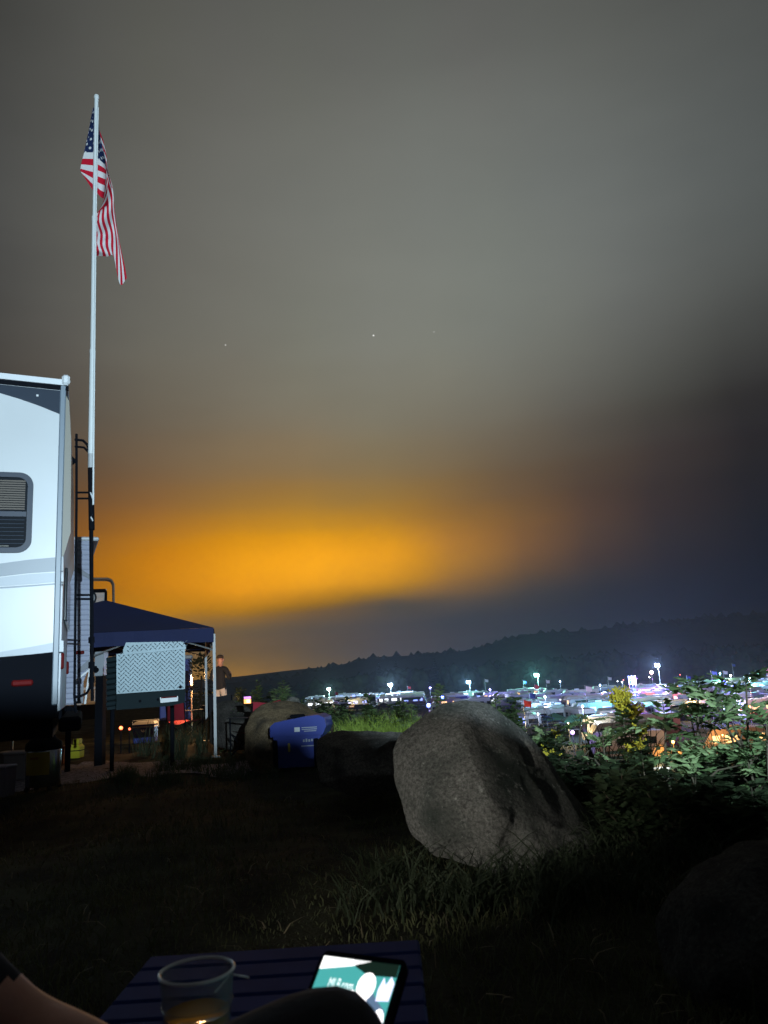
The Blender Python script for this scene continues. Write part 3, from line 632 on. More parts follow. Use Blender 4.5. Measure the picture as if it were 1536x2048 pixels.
fr.add(o_ + i_ + back(o_) + back(i_), [(k, (k + 1) % n, n + (k + 1) % n, n + k) for k in range(n)] + [(k, (k + 1) % n, 2 * n + (k + 1) % n, 2 * n + k) for k in range(n)] + [(n + k, n + (k + 1) % n, 3 * n + (k + 1) % n, 3 * n + k) for k in range(n)])
fr.build('frame', mat('window_frame', (.02, .03, .05), .45, spec=.3), win, smooth=True)
zm = side(40, 1029).z; MB().box(((wx0 + wx1) / 2, -.012, zm), (wx1 - wx0 - .1, .018, .045)).build('mid_bar', mat('window_frame', (.02, .03, .05), .45, spec=.3), win)
k = 0; z = wz1 - .075
while z > wz0 + .07:
    if abs(z - zm) > .03: MB().box(((wx0 + wx1) / 2, -.005, z), (wx1 - wx0 - .13, .004, .013 if z > zm else .006)).build('blind_slat', m_blind if z > zm else m_navy, win)
    z -= .021 if z > zm else .035
MB().box(((wx0 + wx1) / 2 - .03, -.010, wz0 + .06), (wx1 - wx0 - .3, .004, .006)).build('sill_line', m_cap, win)
q = side(45, 1366); MB().box((q.x, -.02, q.z), (.165, .03, .05), bev=.012).build('marker_light', m_redlens, rv)
q = side(75, 792); MB().box((q.x, -.01, q.z), (.018, .012, .018)).build('screw_cap', m_white, rv)
# rear wall, bulged cap, window and tail lights
MB().prism([(0, .05, zroof(0) - .12), (.03, .05, zroof(0) - .18), (.055, .05, zroof(0) - .55), (.07, .05, 2.55), (.02, .05, 2.35), (0, .05, 2.3)], (0, 2.34, 0)).build('rear_cap', m_cap, rv, smooth=True)
MB().box((.006, 1.22, 1.65), (.02, 2.3, 1.3)).build('rear_panel', m_gelmid, rv)
MB().box((.03, 1.25, 2.05), (.03, 1.5, .5), bev=.01).build('rear_window', m_glass, rv)
for yy in (.12, 2.3): MB().box((.025, yy, 1.42), (.03, .1, .14), bev=.01).build('tail_light', m_redlens, rv)
MB().box((.1, 1.22, .88), (.18, 2.3, .12), bev=.02).build('bumper', m_black, rv)
MB().box((-4.5, 1.22, .86), (8.9, 1.5, .2)).build('chassis', m_black, rv)
for wx in (-4.0, -4.9):
    for wy in (.2, 2.24):
        w_ = MB().tube([(wx, wy - .11, .38), (wx, wy + .11, .38)], .38, 20).build('wheel', m_rubber, rv); MB().tube([(wx, wy - .115, .38), (wx, wy + .115, .38)], .2, 16).build('rim', m_steel, w_)
for sx in (-.6, -8.4): MB().tube([(sx, .3, .86), (sx, .3, .05)], .035, 8).box((sx, .3, .03), (.2, .2, .04)).build('stabiliser_jack', m_black, rv)
MB().box((.02, .9, side(135, 868).z), (.12, .1, .09), bev=.03).build('rear_camera', m_black, rv)
# ladder on the rear: two rails, rungs on stand-off brackets
YL = 7.95
def L(px, py, Y=YL): return loc1(at(px, py, Y))
lad = MB().tube([L(153, 868), L(153, 1000), L(151, 1200), L(149, 1395), L(152, 1425)], .013, 8).tube([L(150, 879), L(166, 881), L(175, 890), L(178, 905), L(180, 990), L(182, 1190), L(182, 1330), L(181, 1372), L(174, 1386), L(160, 1393), L(148, 1394)], .014, 8).build('ladder', m_black, rv)
for py in (985, 997, 1190, 1198): MB().tube([L(151, py), L(182, py)], .011, 8).build('rung', m_black, lad)
MB().tube([L(150, 893), L(168, 895), L(176, 903)], .012, 8).build('bracket', m_black, lad)
for py in (1000, 1280, 1330, 1360): MB().tube([L(183, py - 6), L(183, py + 6)], .03, 8).build('clamp', m_black, lad)

# ------------------------------------------------------------------ telescopic flagpole strapped to the ladder
m_pole = mat('pole_white', (.66, .70, .70), .4)
YP = 7.93
base = at(184, 1402, YP)
fp = thing('flagpole', 'tall white telescopic flagpole strapped to the ladder of the white camper', 'flagpole', (base.x, base.y, base.z))
def Pp(px, py, Y=YP): return at(px, py, Y) - base
MB().tube([Pp(193, 196), Pp(189, 440)], .0235, 14).build('pole_section', m_pole, fp, smooth=True)
MB().tube([Pp(189, 436), Pp(185.5, 705)], .0275, 14).build('pole_section', m_pole, fp, smooth=True)
MB().tube([Pp(185.5, 700), Pp(182, 908)], .0315, 14).build('pole_section', m_pole, fp, smooth=True)
MB().tube([Pp(182, 906), Pp(181.5, 937)], .030, 14).build('pole_section', mat('pole_grey', (.4, .42, .43), .5), fp, smooth=True)
MB().tube([Pp(181.5, 936), Pp(183.5, 1060)], .0305, 14).build('tape_wrap', m_black, fp, smooth=True)
MB().tube([Pp(183.5, 1058), Pp(184.5, 1402)], .016, 10).build('pole_section', m_black, fp, smooth=True)
MB().lathe([(0, .05), (.022, .045), (.03, .03), (.03, .008), (.021, 0)], 14, Pp(193, 197)).build('finial', m_pole, fp, smooth=True)
for a_, b_ in ((437, 3), (703, 3)):
    x_ = np.interp(a_, [196, 908], [193, 182]); MB().tube([Pp(x_, a_ - b_), Pp(x_, a_ + b_)], .0325, 14).build('collar', m_pole, fp, smooth=True)
MB().tube([Pp(196, 215, YP - .03), Pp(191.5, 440, YP - .03), Pp(187, 905, YP - .03), Pp(186.5, 1010, YP - .03)], .010, 6).build('halyard', m_pole, fp, smooth=True)
MB().tube([Pp(181, 985, YP - .035), Pp(186, 998, YP - .035)], .008, 6).build('tie', m_white, fp)
MB().tube([Pp(182, 1034, YP - .035), Pp(186, 1042, YP - .035)], .008, 6).build('tie', m_white, fp)

# ------------------------------------------------------------------ limp flag: 13 stripes and a starred canton, folded cloth
US = [0, .10, .24, .38, .56, .8, 1.0]; VSR = [0, .25, .5, .75, 1.0]
CTRL = [[(189, 212), (188.5, 255), (188, 298), (188, 341), (188, 384)],
        [(184, 222), (178, 262), (169, 300), (160, 336), (166, 350)],
        [(192, 232), (195, 270), (196, 310), (197, 350), (198, 392)],
        [(199, 254), (206, 300), (211, 335), (216, 366), (217, 402)],
        [(209, 300), (218, 348), (212, 392), (201, 420), (188, 436)],
        [(228, 410), (230, 428), (221, 456), (206, 474), (191, 482)],
        [(252, 556), (241, 568), (228, 514), (212, 513), (190, 511)]]
DEP = [.0, -.10, .06, -.07, .05, -.05, .03]
def cubic(xs_, ys_, x):
    xs_ = np.array(xs_, float); ys_ = np.array(ys_, float); i = int(np.clip(np.searchsorted(xs_, x) - 1, 0, len(xs_) - 2))
    h = xs_[i + 1] - xs_[i]; t = (x - xs_[i]) / h
    d = lambda j: (ys_[min(j + 1, len(xs_) - 1)] - ys_[max(j - 1, 0)]) / (xs_[min(j + 1, len(xs_) - 1)] - xs_[max(j - 1, 0)])
    return (2 * t**3 - 3 * t**2 + 1) * ys_[i] + (t**3 - 2 * t**2 + t) * h * d(i) + (-2 * t**3 + 3 * t**2) * ys_[i + 1] + (t**3 - t**2) * h * d(i + 1)
NU, NV = 76, 39
top = at(189, 212, YP)
V = []; UV = []
for a in range(NU + 1):
    u = a / NU
    for c in range(NV + 1):
        v = c / NV
        px = cubic(US, [cubic(VSR, [p[0] for p in row_], v) for row_ in CTRL], u); py = cubic(US, [cubic(VSR, [p[1] for p in row_], v) for row_ in CTRL], u)
        dep = cubic(US, DEP, u) * (.35 + .65 * v) + .025 * math.sin(u * 34 + v * 5) * min(1, u * 4)
        px += 1.6 * math.sin(u * 27 + v * 8) * min(1, u * 5)
        V.append(at(px, py, YP + .03 + dep) - top); UV.append((u, v))
I = np.arange(len(V)).reshape(NU + 1, NV + 1); Fq = np.stack([I[:-1, :-1], I[1:, :-1], I[1:, 1:], I[:-1, 1:]], -1).reshape(-1, 4)
fm = bpy.data.materials.new('flag_cloth'); fm.use_nodes = True; t_ = fm.node_tree; pb = t_.nodes['Principled BSDF']; pb.inputs['Roughness'].default_value = .85; pb.inputs['Specular IOR Level'].default_value = .1
def fn(op, a, b=None, c=None):
    n_ = t_.nodes.new('ShaderNodeMath'); n_.operation = op
    for i_n, v_ in enumerate((a, b, c)):
        if v_ is None: continue
        if isinstance(v_, (int, float)): n_.inputs[i_n].default_value = v_
        else: t_.links.new(v_, n_.inputs[i_n])
    return n_.outputs[0]
uvn = t_.nodes.new('ShaderNodeUVMap'); uvn.uv_map = 'UVMap'; sx = t_.nodes.new('ShaderNodeSeparateXYZ'); t_.links.new(uvn.outputs[0], sx.inputs[0])
u_, v_ = sx.outputs[0], sx.outputs[1]
odd = fn('MODULO', fn('FLOOR', fn('MULTIPLY', v_, 12.999)), 2.0)
cant = fn('MULTIPLY', fn('LESS_THAN', u_, .4), fn('LESS_THAN', v_, 7 / 13))
def cell(x, n0): return fn('SUBTRACT', fn('FRACT', fn('MULTIPLY', x, n0)), .5)
def dots(ou, ov):
    a1 = cell(fn('ADD', fn('DIVIDE', u_, .4), ou), 6.0); b1 = cell(fn('ADD', fn('DIVIDE', v_, 7 / 13), ov), 5.0)
    return fn('LESS_THAN', fn('ADD', fn('MULTIPLY', a1, a1), fn('MULTIPLY', b1, b1)), .022)
star = fn('MAXIMUM', dots(0, 0), dots(1 / 12, 1 / 10))
def cmix(f, A_, B_):
    m_ = t_.nodes.new('ShaderNodeMix'); m_.data_type = 'RGBA'; t_.links.new(f, m_.inputs[0])
    for s_, v in ((6, A_), (7, B_)):
        if isinstance(v, tuple): m_.inputs[s_].default_value = (*v, 1)
        else: t_.links.new(v, m_.inputs[s_])
    return m_.outputs[2]
colr = cmix(cant, cmix(odd, (.42, .008, .025), (.56, .56, .56)), cmix(star, (.008, .016, .055), (.45, .45, .45)))
t_.links.new(colr, pb.inputs['Base Color'])
fo = np_mesh('flag', np.array([tuple(p) for p in V]), Fq, fm, smooth=True); fo.location = top
uvl = fo.data.uv_layers.new(name='UVMap'); li = np.zeros(len(fo.data.loops), np.int32); fo.data.loops.foreach_get('vertex_index', li)
uvl.data.foreach_set('uv', np.array(UV, np.float32)[li].ravel())
tag(fo, 'limp red and white striped flag with starred blue corner, hanging at the pole top', 'flag')

def plane_local(O, a):
    dx_ = Vector((math.cos(a), math.sin(a), 0)); n_ = Vector((-math.sin(a), math.cos(a), 0))
    def f(px, py, off=0.0):
        d = ray(px, py); k = ((O - CAM).dot(n_) - off) / d.dot(n_); p = CAM + d * k - O
        return Vector((p.dot(dx_), p.dot(n_), p.z))
    return f
# ------------------------------------------------------------------ camper with ribbed siding behind the ladder
m_rib = mat('ribbed_siding', (.42, .45, .56), .45); m_ribg = mat('ribbed_grey', (.16, .18, .22), .5)
Y2 = 11.6; pR = at(181, 1250, Y2); o2 = Vector((pR.x, Y2, 0))
r2 = thing('ribbed_camper', 'older camper with ribbed pale siding glimpsed between the ladder rails', 'trailer', o2, R(24))
l2 = plane_local(o2, R(24))
z2t, z2b = l2(170, 1082).z, l2(165, 1408).z
b = MB(); nr = 32; P = []
for k in range(nr):
    za = z2t + (z2b - z2t) * k / nr; zc = z2t + (z2b - z2t) * (k + 1) / nr; P += [(0.0, za), (-.022, za + (zc - za) * .7), (0.0, zc - .001)]
V = [(0 if z > l2(178, 1330).z else (l2(178, 1330).z - z) * -.35, y, z) for y, z in P]; V2 = [(-7, y, z) for y, z in P]; k = len(P)
b.add(V + V2, [(i, i + 1, i + 1 + k, i + k) for i in range(k - 1)]); b.build('siding', m_rib, r2)
MB().box((-3.53, 1.22, (z2t + z2b) / 2), (6.9, 2.4, z2t - z2b - .02)).build('shell', m_ribg, r2)
def pan2(name, pts, mt): MB().prism([l2(px, py, .03) for px, py in pts], (0, .004, 0)).build(name, mt, r2)
pan2('stripe', [(148, 1130), (181, 1150), (181, 1160), (148, 1141)], m_ribg)
pan2('stripe', [(148, 1345), (181, 1316), (181, 1334), (148, 1351)], m_ribg)
pan2('stripe', [(148, 1361), (181, 1336), (181, 1340), (148, 1366)], m_white)
MB().prism([l2(182, 1082, .035), l2(179, 1082, .035), l2(179, 1330, .035), l2(168, 1408, .035), l2(172, 1408, .035), l2(182, 1332, .035)], (0, .02, 0)).build('corner_moulding', m_white, r2)
MB().box((-3.4, 1.2, z2t + .03), (7.0, 2.5, .06), bev=.02).build('roof', m_white, r2)
q = l2(160, 1305, .04); MB().box(q, (.12, .03, .05), bev=.01).build('marker_light', m_redlens, r2)
MB().box((-3.4, 1.2, z2b - .12), (6.6, 1.6, .16)).build('chassis', m_black, r2)
for wx in (-3.0, -3.9): MB().tube([(wx, .02, .36), (wx, .24, .36)], .36, 18).build('wheel', m_rubber, r2)
q = l2(137, 1440, .3)
MB().tube([(q.x, -.3, .02), (q.x, -.3, .95)], .04, 10).box((q.x, -.3, .03), (.2, .2, .04)).build('tongue_jack', m_black, r2)
MB().box((q.x, -.35, l2(138, 1452, .35).z), (.055, .04, .12)).build('jack_display', glow('display', (.3, .5, 1), .5), r2)

# ------------------------------------------------------------------ third camper beyond the canopy, with roof hoop ladder
Y3 = 21.0; p3 = at(213, 1178, Y3); r3 = thing('white_camper', 'white camper corner with black roof edge peeping over the navy canopy', 'trailer', (p3.x, Y3, 0), R(22))
h3 = p3.z; b = MB()
P = []
for k in range(22): za = h3 - k * (h3 - .8) / 22; zc = h3 - (k + 1) * (h3 - .8) / 22; P += [(0, za), (-.03, za + (zc - za) * .7), (0, zc - .001)]
b.add([(0, y, z) for y, z in P] + [(-6, y, z) for y, z in P], [(i, i + 1, i + 1 + len(P), i + len(P)) for i in range(len(P) - 1)]); b.build('siding', m_white, r3)
MB().box((-3.03, 1.22, (h3 + .8) / 2), (5.9, 2.4, h3 - .82)).build('shell', m_white, r3)
MB().prism([(-6, -.05, h3 + .02), (-.03, -.05, h3), (.02, -.05, h3 - .08), (.02, -.05, h3 - .5), (-.05, -.05, h3 - .5), (-.05, -.05, h3 - .1), (-6, -.05, h3 - .1)], (0, .1, 0)).build('roof_edge', m_black, r3)
MB().prism([(-1.0, -.04, h3 - .42), (-.38, -.04, h3 - .26), (0, -.04, h3 - .55), (-1.0, -.04, h3 - .55)], (0, .02, 0)).build('stripe', m_ribg, r3)
MB().tube([(-.36 + .09 * math.cos(R(a)), -.06, h3 - .24 + .14 * math.sin(R(a))) for a in range(-70, 190, 20)], .025, 6).build('logo_curl', m_navy, r3)
MB().box((-3, 1.2, .6), (5.6, 1.8, .4)).build('chassis', m_black, r3)
for wx in (-2.4, -3.3): MB().tube([(wx, 0, .36), (wx, .25, .36)], .36, 16).build('wheel', m_rubber, r3)
_l3 = plane_local(Vector((p3.x, Y3, 0)), R(22))
def l3(px, py): return _l3(px, py, .25)
hp = MB()
for dy in (0, .35): hp.tube([l3(186, 1157) + Vector((0, dy, 0)), l3(215, 1157) + Vector((0, dy, 0)), l3(223, 1160) + Vector((0, dy, 0)), l3(227, 1168) + Vector((0, dy, 0)), l3(228, 1230) + Vector((0, dy, 0)), l3(228, 1400) + Vector((0, dy, 0))], .028, 7)
hp.build('roof_ladder', mat('dull_steel', (.25, .25, .24), .5, .6), r3)

# ------------------------------------------------------------------ navy pop-up canopy
m_navycloth = mat('navy_canvas', (.008, .016, .075), .8, var=.12, scale=2.0, bump=.15, bscale=30)
m_frame = mat('canopy_frame', (.24, .25, .25), .45, .2)
YC = 12.7; S = 1.86
fr_ = at(427, 1255, YC); pk = at(260, 1197, YC + S); cz = pk.z
eave = fr_.z; AC = R(15)
_cc = Vector((fr_.x, YC, 0)) + Matrix.Rotation(AC, 3, 'Z') @ Vector((-S, S, 0)); cz = at(260, 1197, _cc.y).z
cn = thing('pop_up_canopy', 'navy blue pop-up canopy on white legs beyond the silver chest', 'canopy', _cc, AC)
rf = MB(); N = 12
def cz_(a, c):  # sagging pyramid
    m_ = max(abs(a), abs(c)); return eave + (cz - eave) * (1 - m_) ** .97 * (1 - .06 * math.sin(math.pi * m_)) - .03 * (1 - min(abs(a), abs(c)) / max(m_, 1e-3)) * math.sin(math.pi * m_)
for qd in range(4):
    M_ = Matrix.Rotation(qd * math.pi / 2, 3, 'Z'); V = []
    for i in range(N + 1):
        t = .02 + .98 * i / N
        for j in range(N + 1):
            s_ = -1 + 2 * j / N; V.append(M_ @ Vector((s_ * t * S, -t * S, eave + (cz - eave) * (1 - t) - .045 * math.sin(math.pi * t) * (1 - abs(s_) ** 2))))
    rf.add(V, [(i * (N + 1) + j, (i + 1) * (N + 1) + j, (i + 1) * (N + 1) + j + 1, i * (N + 1) + j + 1) for i in range(N) for j in range(N)])
roof_c = rf.build('roof', m_navycloth, cn, smooth=True)
for k, (dx, dy) in enumerate(((0, -1), (1, 0), (0, 1), (-1, 0))):
    va = MB(); n = 24; V = []
    for i in range(n + 1):
        t = -1 + 2 * i / n; x = dx * (S + .01) + (t * S if dx == 0 else 0); y = dy * (S + .01) + (t * S if dy == 0 else 0)
        w_ = .008 * math.sin(i * 1.9); V += [(x + dx * w_, y + dy * w_, eave - .004), (x + dx * (w_ + .012), y + dy * (w_ + .012), eave - .235 - .008 * math.sin(i * .8))]
    va.add(V, [(2 * i, 2 * i + 2, 2 * i + 3, 2 * i + 1) for i in range(n)]); va.build('valance', m_navycloth, roof_c)
for ax in (-1, 1):
    for ay in (-1, 1):
        dxx = .07 if (ax == 1 and ay == -1) else 0
        MB().box((ax * (S - .03) + dxx * .5, ay * (S - .03), (eave - .1) / 2), (.045, .045, eave - .1)).box((ax * (S - .03) + dxx * .5, ay * (S - .03), .01), (.14, .14, .02)).build('leg', m_frame, cn)
for dx, dy in ((0, -1), (0, 1), (1, 0), (-1, 0)):
    tr = MB()
    for k in range(4):
        a0 = -1 + k * .5; a1 = a0 + .5
        for za, zc in ((eave - .05, eave - .36), (eave - .36, eave - .05)):
            p0 = Vector((dx * (S - .04) + (a0 * S if dx == 0 else 0), dy * (S - .04) + (a0 * S if dy == 0 else 0), za)); p1 = Vector((dx * (S - .04) + (a1 * S if dx == 0 else 0), dy * (S - .04) + (a1 * S if dy == 0 else 0), zc)); tr.tube([p0, p1], .013, 6)
    tr.build('truss', m_frame, cn)

# ------------------------------------------------------------------ diamond-plate chest on its dark rear carrier
m_plate = mat('diamond_plate', (.25, .33, .36), .5, .25, var=.1, scale=5); m_olive = mat('dark_green_paint', (.010, .020, .024), .75, spec=.15)
YT = 11.2; c = at(307, 1345, YT); tl = thing('diamond_plate_chest', 'silver diamond-plate chest mounted on a dark green carrier', 'chest', (c.x, YT, 0), R(16.5))
lt = plane_local(Vector((c.x, YT, 0)), R(16.5))
body_p = [lt(233, 1308), lt(370, 1297), lt(370, 1378), lt(233, 1388)]
ch = MB().prism(body_p, (0, .75, 0)).build('chest_body', m_plate, tl)
lidp = [lt(247, 1310, .02), lt(372, 1298, .02), lt(372, 1292, .02), lt(366, 1283, .02), lt(252, 1285, .02), lt(246, 1300, .02)]
lid = MB().prism(lidp, (0, .8, 0)).build('lid', m_plate, tl)
# raised tread bars: each a small slanted lozenge, joined because there are over a thousand
def tread(P0, ex, ez, w, h, nrm, pitch, parent, name):
    mb = MB(); j = 0; zz = pitch * .5
    while zz < h - pitch * .3:
        xx = pitch * .5 * (1 + j % 2) ; i_ = 0
        while xx < w - pitch * .3:
            s_ = 1 if (i_ + j) % 2 else -1; d = (ex + ez * s_).normalized() * pitch * .46; e = (ex - ez * s_).normalized() * pitch * .13
            q = P0 + ex * xx + ez * zz; mb.add([q - d, q + e, q + d, q - e, q + nrm * .004], [(0, 1, 4), (1, 2, 4), (2, 3, 4), (3, 0, 4)]); xx += pitch; i_ += 1
        zz += pitch * .5; j += 1
    o = mb.build(name, mat('tread_bar', (.13, .17, .19), .5, .3), parent, norm=False); o['kind'] = 'stuff'  # bars coloured darker than the plate in place of its reflections
ex = (body_p[2] - body_p[3]).normalized(); ez = Vector((0, 0, 1))
tread(body_p[3] + Vector((0, -.001, 0)), ex, ez, (body_p[2] - body_p[3]).length, .60, Vector((0, -1, 0)), .062, ch, 'tread_pattern')
tread(lidp[0] + Vector((0.03, -.001, .02)), (lidp[1] - lidp[0]).normalized(), ez, .86, .13, Vector((0, -1, 0)), .062, lid, 'tread_pattern')
MB().tube([lt(361, 1374, .0), lt(361, 1374, .03)], .022, 10).build('lock', m_black, tl)
MB().prism([lt(233, 1389, .03), lt(370, 1379, .03), lt(371, 1386, .03), lt(370, 1405, .03), lt(340, 1412, .03), lt(232, 1420, .03)], (0, .7, 0)).build('carrier', m_olive, tl)
MB().prism([lt(320, 1395, .045), lt(356, 1392, .045), lt(356, 1402, .045), lt(321, 1406, .045)], (0, .012, 0)).build('licence_plate', m_white, tl)
MB().prism([lt(322, 1394.5, .05), lt(354, 1392, .05), lt(354, 1394.5, .05), lt(322, 1397, .05)], (0, .004, 0)).build('plate_band', m_redlens, tl)
for px, py in ((280, 1402), (316, 1399)): MB().tube([lt(px, py, .03), lt(px, py, .045)], .02, 10).build('bolt', m_black, tl)
rb = MB()
for k in range(9):
    py = 1318 + k * 11; a_, b_ = lt(213, py + 3, -.2), lt(233, py, -.2); rb.tube([a_, b_], .034, 8)
rb.build('ribbed_hose', m_olive, tl, smooth=True)
MB().prism([lt(214, 1315, -.25), lt(233, 1312, -.25), lt(233, 1418, -.25), lt(214, 1420, -.25)], (0, .5, 0)).build('side_panel', m_olive, tl)
for px in (222, 345): q = lt(px, 1415); MB().tube([(q.x, .35, q.z + .02), (q.x, .35, .02)], .03, 8).build('support_leg', m_black, tl)
# white cabinet with black tap to the chest's side
q = at(198, 1325, 12.4); cb = thing('white_cabinet', 'narrow white cabinet with black tap between the ladder and the silver chest', 'cabinet', (q.x, 12.4, 0))
zt_ = at(198, 1303, 12.4).z; zs_ = at(198, 1352, 12.4).z; MB().box((0, .1, (zt_ + zs_) / 2), (.15, .2, zt_ - zs_), bev=.01).build('body', m_gelmid, cb); MB().box((0, .1, zs_ / 2), (.12, .16, zs_)).build('stand', m_black, cb)
MB().tube([(-.03, -.02, at(194, 1340, 12.4).z), (-.03, -.08, at(194, 1340, 12.4).z)], .04, 10).tube([(-.03, -.06, at(194, 1332, 12.4).z), (-.03, -.06, at(194, 1342, 12.4).z)], .022, 8).build('tap', m_black, cb)
# tall blue cabin
q = at(352, 1340, 27); cb = thing('portable_cabin', 'tall blue plastic cabin with white roof showing past the silver chest', 'cabin', (q.x, 27, 0), R(15))
zt_ = at(376, 1318, 27).z; m_cab = mat('cabin_blue', (.07, .12, .48), .55)
MB().box((0, .55, zt_ / 2), (1.08, 1.1, zt_), bev=.03).build('walls', m_cab, cb)
MB().box((0, .55, zt_ + .07), (1.14, 1.16, .14), bev=.05).build('roof', m_white, cb); MB().box((0, -.012, 1.0), (.7, .03, 1.85)).build('door', m_cab, cb)
MB().box((.5, -.02, zt_ / 2), (.06, .04, zt_ - .1)).build('corner_post', m_gelmid, cb)

# ------------------------------------------------------------------ coolers, chairs and gear
m_coolblue = mat('cooler_blue', (.03, .05, .26), .4); m_coolwhite = mat('cooler_white', (.55, .58, .56), .45)
q = onz(287, 1484, 0); ck = thing('cooler', 'blue cooler with pale lid band and white crest on the ground', 'cooler', (q.x, q.y, tz1(q.x, q.y)), R(4))
MB().box((0, .18, .19), (.46, .34, .36), bev=.02).build('body', m_coolblue, ck)
MB().box((0, .18, .345), (.475, .355, .03), bev=.008).build('band', m_coolwhite, ck)
ld = MB().prism([(-.24, 0, .40), (.24, 0, .40), (.2, .04, .455), (-.2, .04, .455)], (0, .36, 0)).build('lid', m_coolwhite, ck); MB().box((0, .005, .38), (.47, .02, .035)).build('lid_edge', m_coolblue, ck)
MB().tube([(-.05 + .05 * math.cos(R(a)) + .05, -.005, .29 + .045 * math.sin(R(a))) for a in range(180, 361, 20)], .009, 5).box((0, -.002, .275), (.03, .008, .03)).build('crest', m_coolwhite, ck)
MB().tube([(-.24, .18, .3), (-.28, .18, .32), (-.28, .18, .48), (.28, .18, .48), (.28, .18, .32), (.24, .18, .3)], .012, 6).build('handle', m_coolwhite, ck)
# blue wheeled cooler leaning against the boulder
q = at(598, 1530, 10.3); bc = thing('wheeled_cooler', 'deep blue wheeled cooler with white print beside the dark boulder', 'cooler', (q.x, q.y, tz1(q.x, q.y)), R(-6))
m_deep = mat('deep_blue_plastic', (.02, .04, .24), .5)
MB().prism([(-.27, 0, .03), (.22, 0, .03), (.30, 0, .42), (-.33, 0, .42)], (0, .42, 0)).build('body', m_deep, bc)
MB().prism([(-.36, -.03, .42), (.33, -.03, .42), (.38, -.03, .52), (.36, -.03, .63), (.28, -.03, .67), (.12, -.03, .66), (-.30, -.03, .60), (-.36, -.03, .55)], (0, .48, 0)).build('lid', m_deep, bc)
MB().box((-.02, .1, .66), (.2, .06, .05), bev=.015).build('handle', m_black, bc)
MB().box((.0, -.036, .50), (.07, .008, .055)).build('label_panel', m_white, bc)
for k, (x_, z_, w_) in enumerate(((.16, .52, .2), (.16, .497, .2), (.17, .475, .16))): MB().box((x_, -.036, z_), (w_, .006, .010)).build('print_line', m_gelmid, bc)
for k in range(6): MB().box((.075 + k * .036, -.006, .355 + .004 * (k % 2)), (.022, .008, .03 if k != 1 else .04)).build('print_letter', m_gelmid, bc)
MB().box((.14, -.006, .29), (.2, .006, .012)).build('print_line', m_gelmid, bc)
MB().box((-.12, -.012, .28), (.03, .02, .11), bev=.008).build('latch', mat('latch_yellow', (.5, .42, .08), .5), bc)
for sx in (-.24, .2): MB().tube([(sx - .03, .2, .09), (sx + .03, .2, .09)], .09, 14).build('wheel', m_rubber, bc)
for sx in (-.3, .24): MB().box((sx, -.02, .2), (.06, .04, .36), bev=.012).build('corner_guard', m_black, bc)

def camp_chair(name, label, loc, rz, fab, trim, group='folding camp chairs', back_h=.95):
    t = thing(name, label, 'chair', loc, rz, group); w, d, sh = .27, .24, .42
    for sx in (-1, 1): MB().tube([(sx * w, -d, .01), (sx * w, -d, .6)], .012, 6).build('leg', m_black, t); MB().tube([(sx * w, d, .01), (sx * w, d + .08, back_h)], .012, 6).build('leg', m_black, t)
    for y_ in (-d, d): MB().tube([(-w, y_, .05), (w, y_, .38)], .009, 6).tube([(w, y_, .05), (-w, y_, .38)], .009, 6).build('cross_brace', m_black, t)
    for sx in (-1, 1): MB().tube([(sx * w, -d, .05), (sx * w, d, .38)], .009, 6).tube([(sx * w, d, .05), (sx * w, -d, .38)], .009, 6).build('cross_brace', m_black, t)
    n = 8
    def cloth(f): 
        mb = MB(); mb.add([f(i / n, j / n) for i in range(n + 1) for j in range(n + 1)], [(i * (n + 1) + j, (i + 1) * (n + 1) + j, (i + 1) * (n + 1) + j + 1, i * (n + 1) + j + 1) for i in range(n) for j in range(n)]); return mb
    cloth(lambda a, b: (-w + 2 * w * a, -d + 2 * d * b, sh - .06 * math.sin(math.pi * a) - .03 * b)).build('seat', fab, t, smooth=True)
    cloth(lambda a, b: (-w + 2 * w * a, d + .02 + .06 * b + .05 * math.sin(math.pi * a), sh + (back_h - sh) * b + .015 * math.cos(6.28 * a) * b)).build('backrest', fab, t, smooth=True)
    for sx in (-1, 1): MB().box((sx * w, 0, .61), (.06, 2 * d + .04, .015), bev=.005).build('armrest', trim, t)
    return t
m_redf = mat('red_canvas', (.30, .015, .03), .85, bump=.2, scale=20); m_greyf = mat('grey_canvas', (.10, .10, .105), .9, bump=.3, scale=12); m_blackf = mat('black_canvas', (.02, .02, .024), .9, bump=.3, scale=12); m_beige = mat('beige_canvas', (.16, .14, .115), .9)
q = onz(352, 1482, 0); camp_chair('camp_chair', 'red-backed folding camp chair under the navy canopy', (q.x + .12, q.y + .3, 0), R(150), m_redf, m_beige, back_h=1.0)
q = onz(455, 1478, 0); camp_chair('camp_chair', 'black folding camp chair hung with dark cloth by the canopy leg', (q.x, q.y, tz1(q.x, q.y)), R(165), m_blackf, m_blackf, back_h=.88)
q = at(508, 1440, 12.1); camp_chair('camp_chair', 'red folding camp chair carrying a small glowing screen, squeezed behind the boulder', (q.x, q.y, tz1(q.x, q.y)), R(228), m_redf, m_blackf, back_h=at(505, 1406, 12.1).z)
p = at(495, 1400, 11.8); sg = thing('glowing_screen', 'small phone glowing pink and orange above the red camp chair', 'phone', p, R(-12))
MB().box((0, .006, 0), (.125, .012, .115), bev=.004).build('case', m_black, sg)
for nm, x_, z_, w_, h_, c_, s_ in (('screen_band', 0, .035, .11, .03, (.75, .3, 1), 1.6), ('screen_band', .0, -.018, .11, .066, (1, .42, .12), 2.2), ('screen_spot', .012, -.018, .05, .045, (1, .8, .3), 4)):
    MB().box((x_, -.002 - (.002 if 'spot' in nm else 0), z_), (w_, .003, h_)).build(nm, mat('screen_%g_%g' % (z_, w_), (.02, .02, .02), .4, emit=c_, estr=s_), sg)
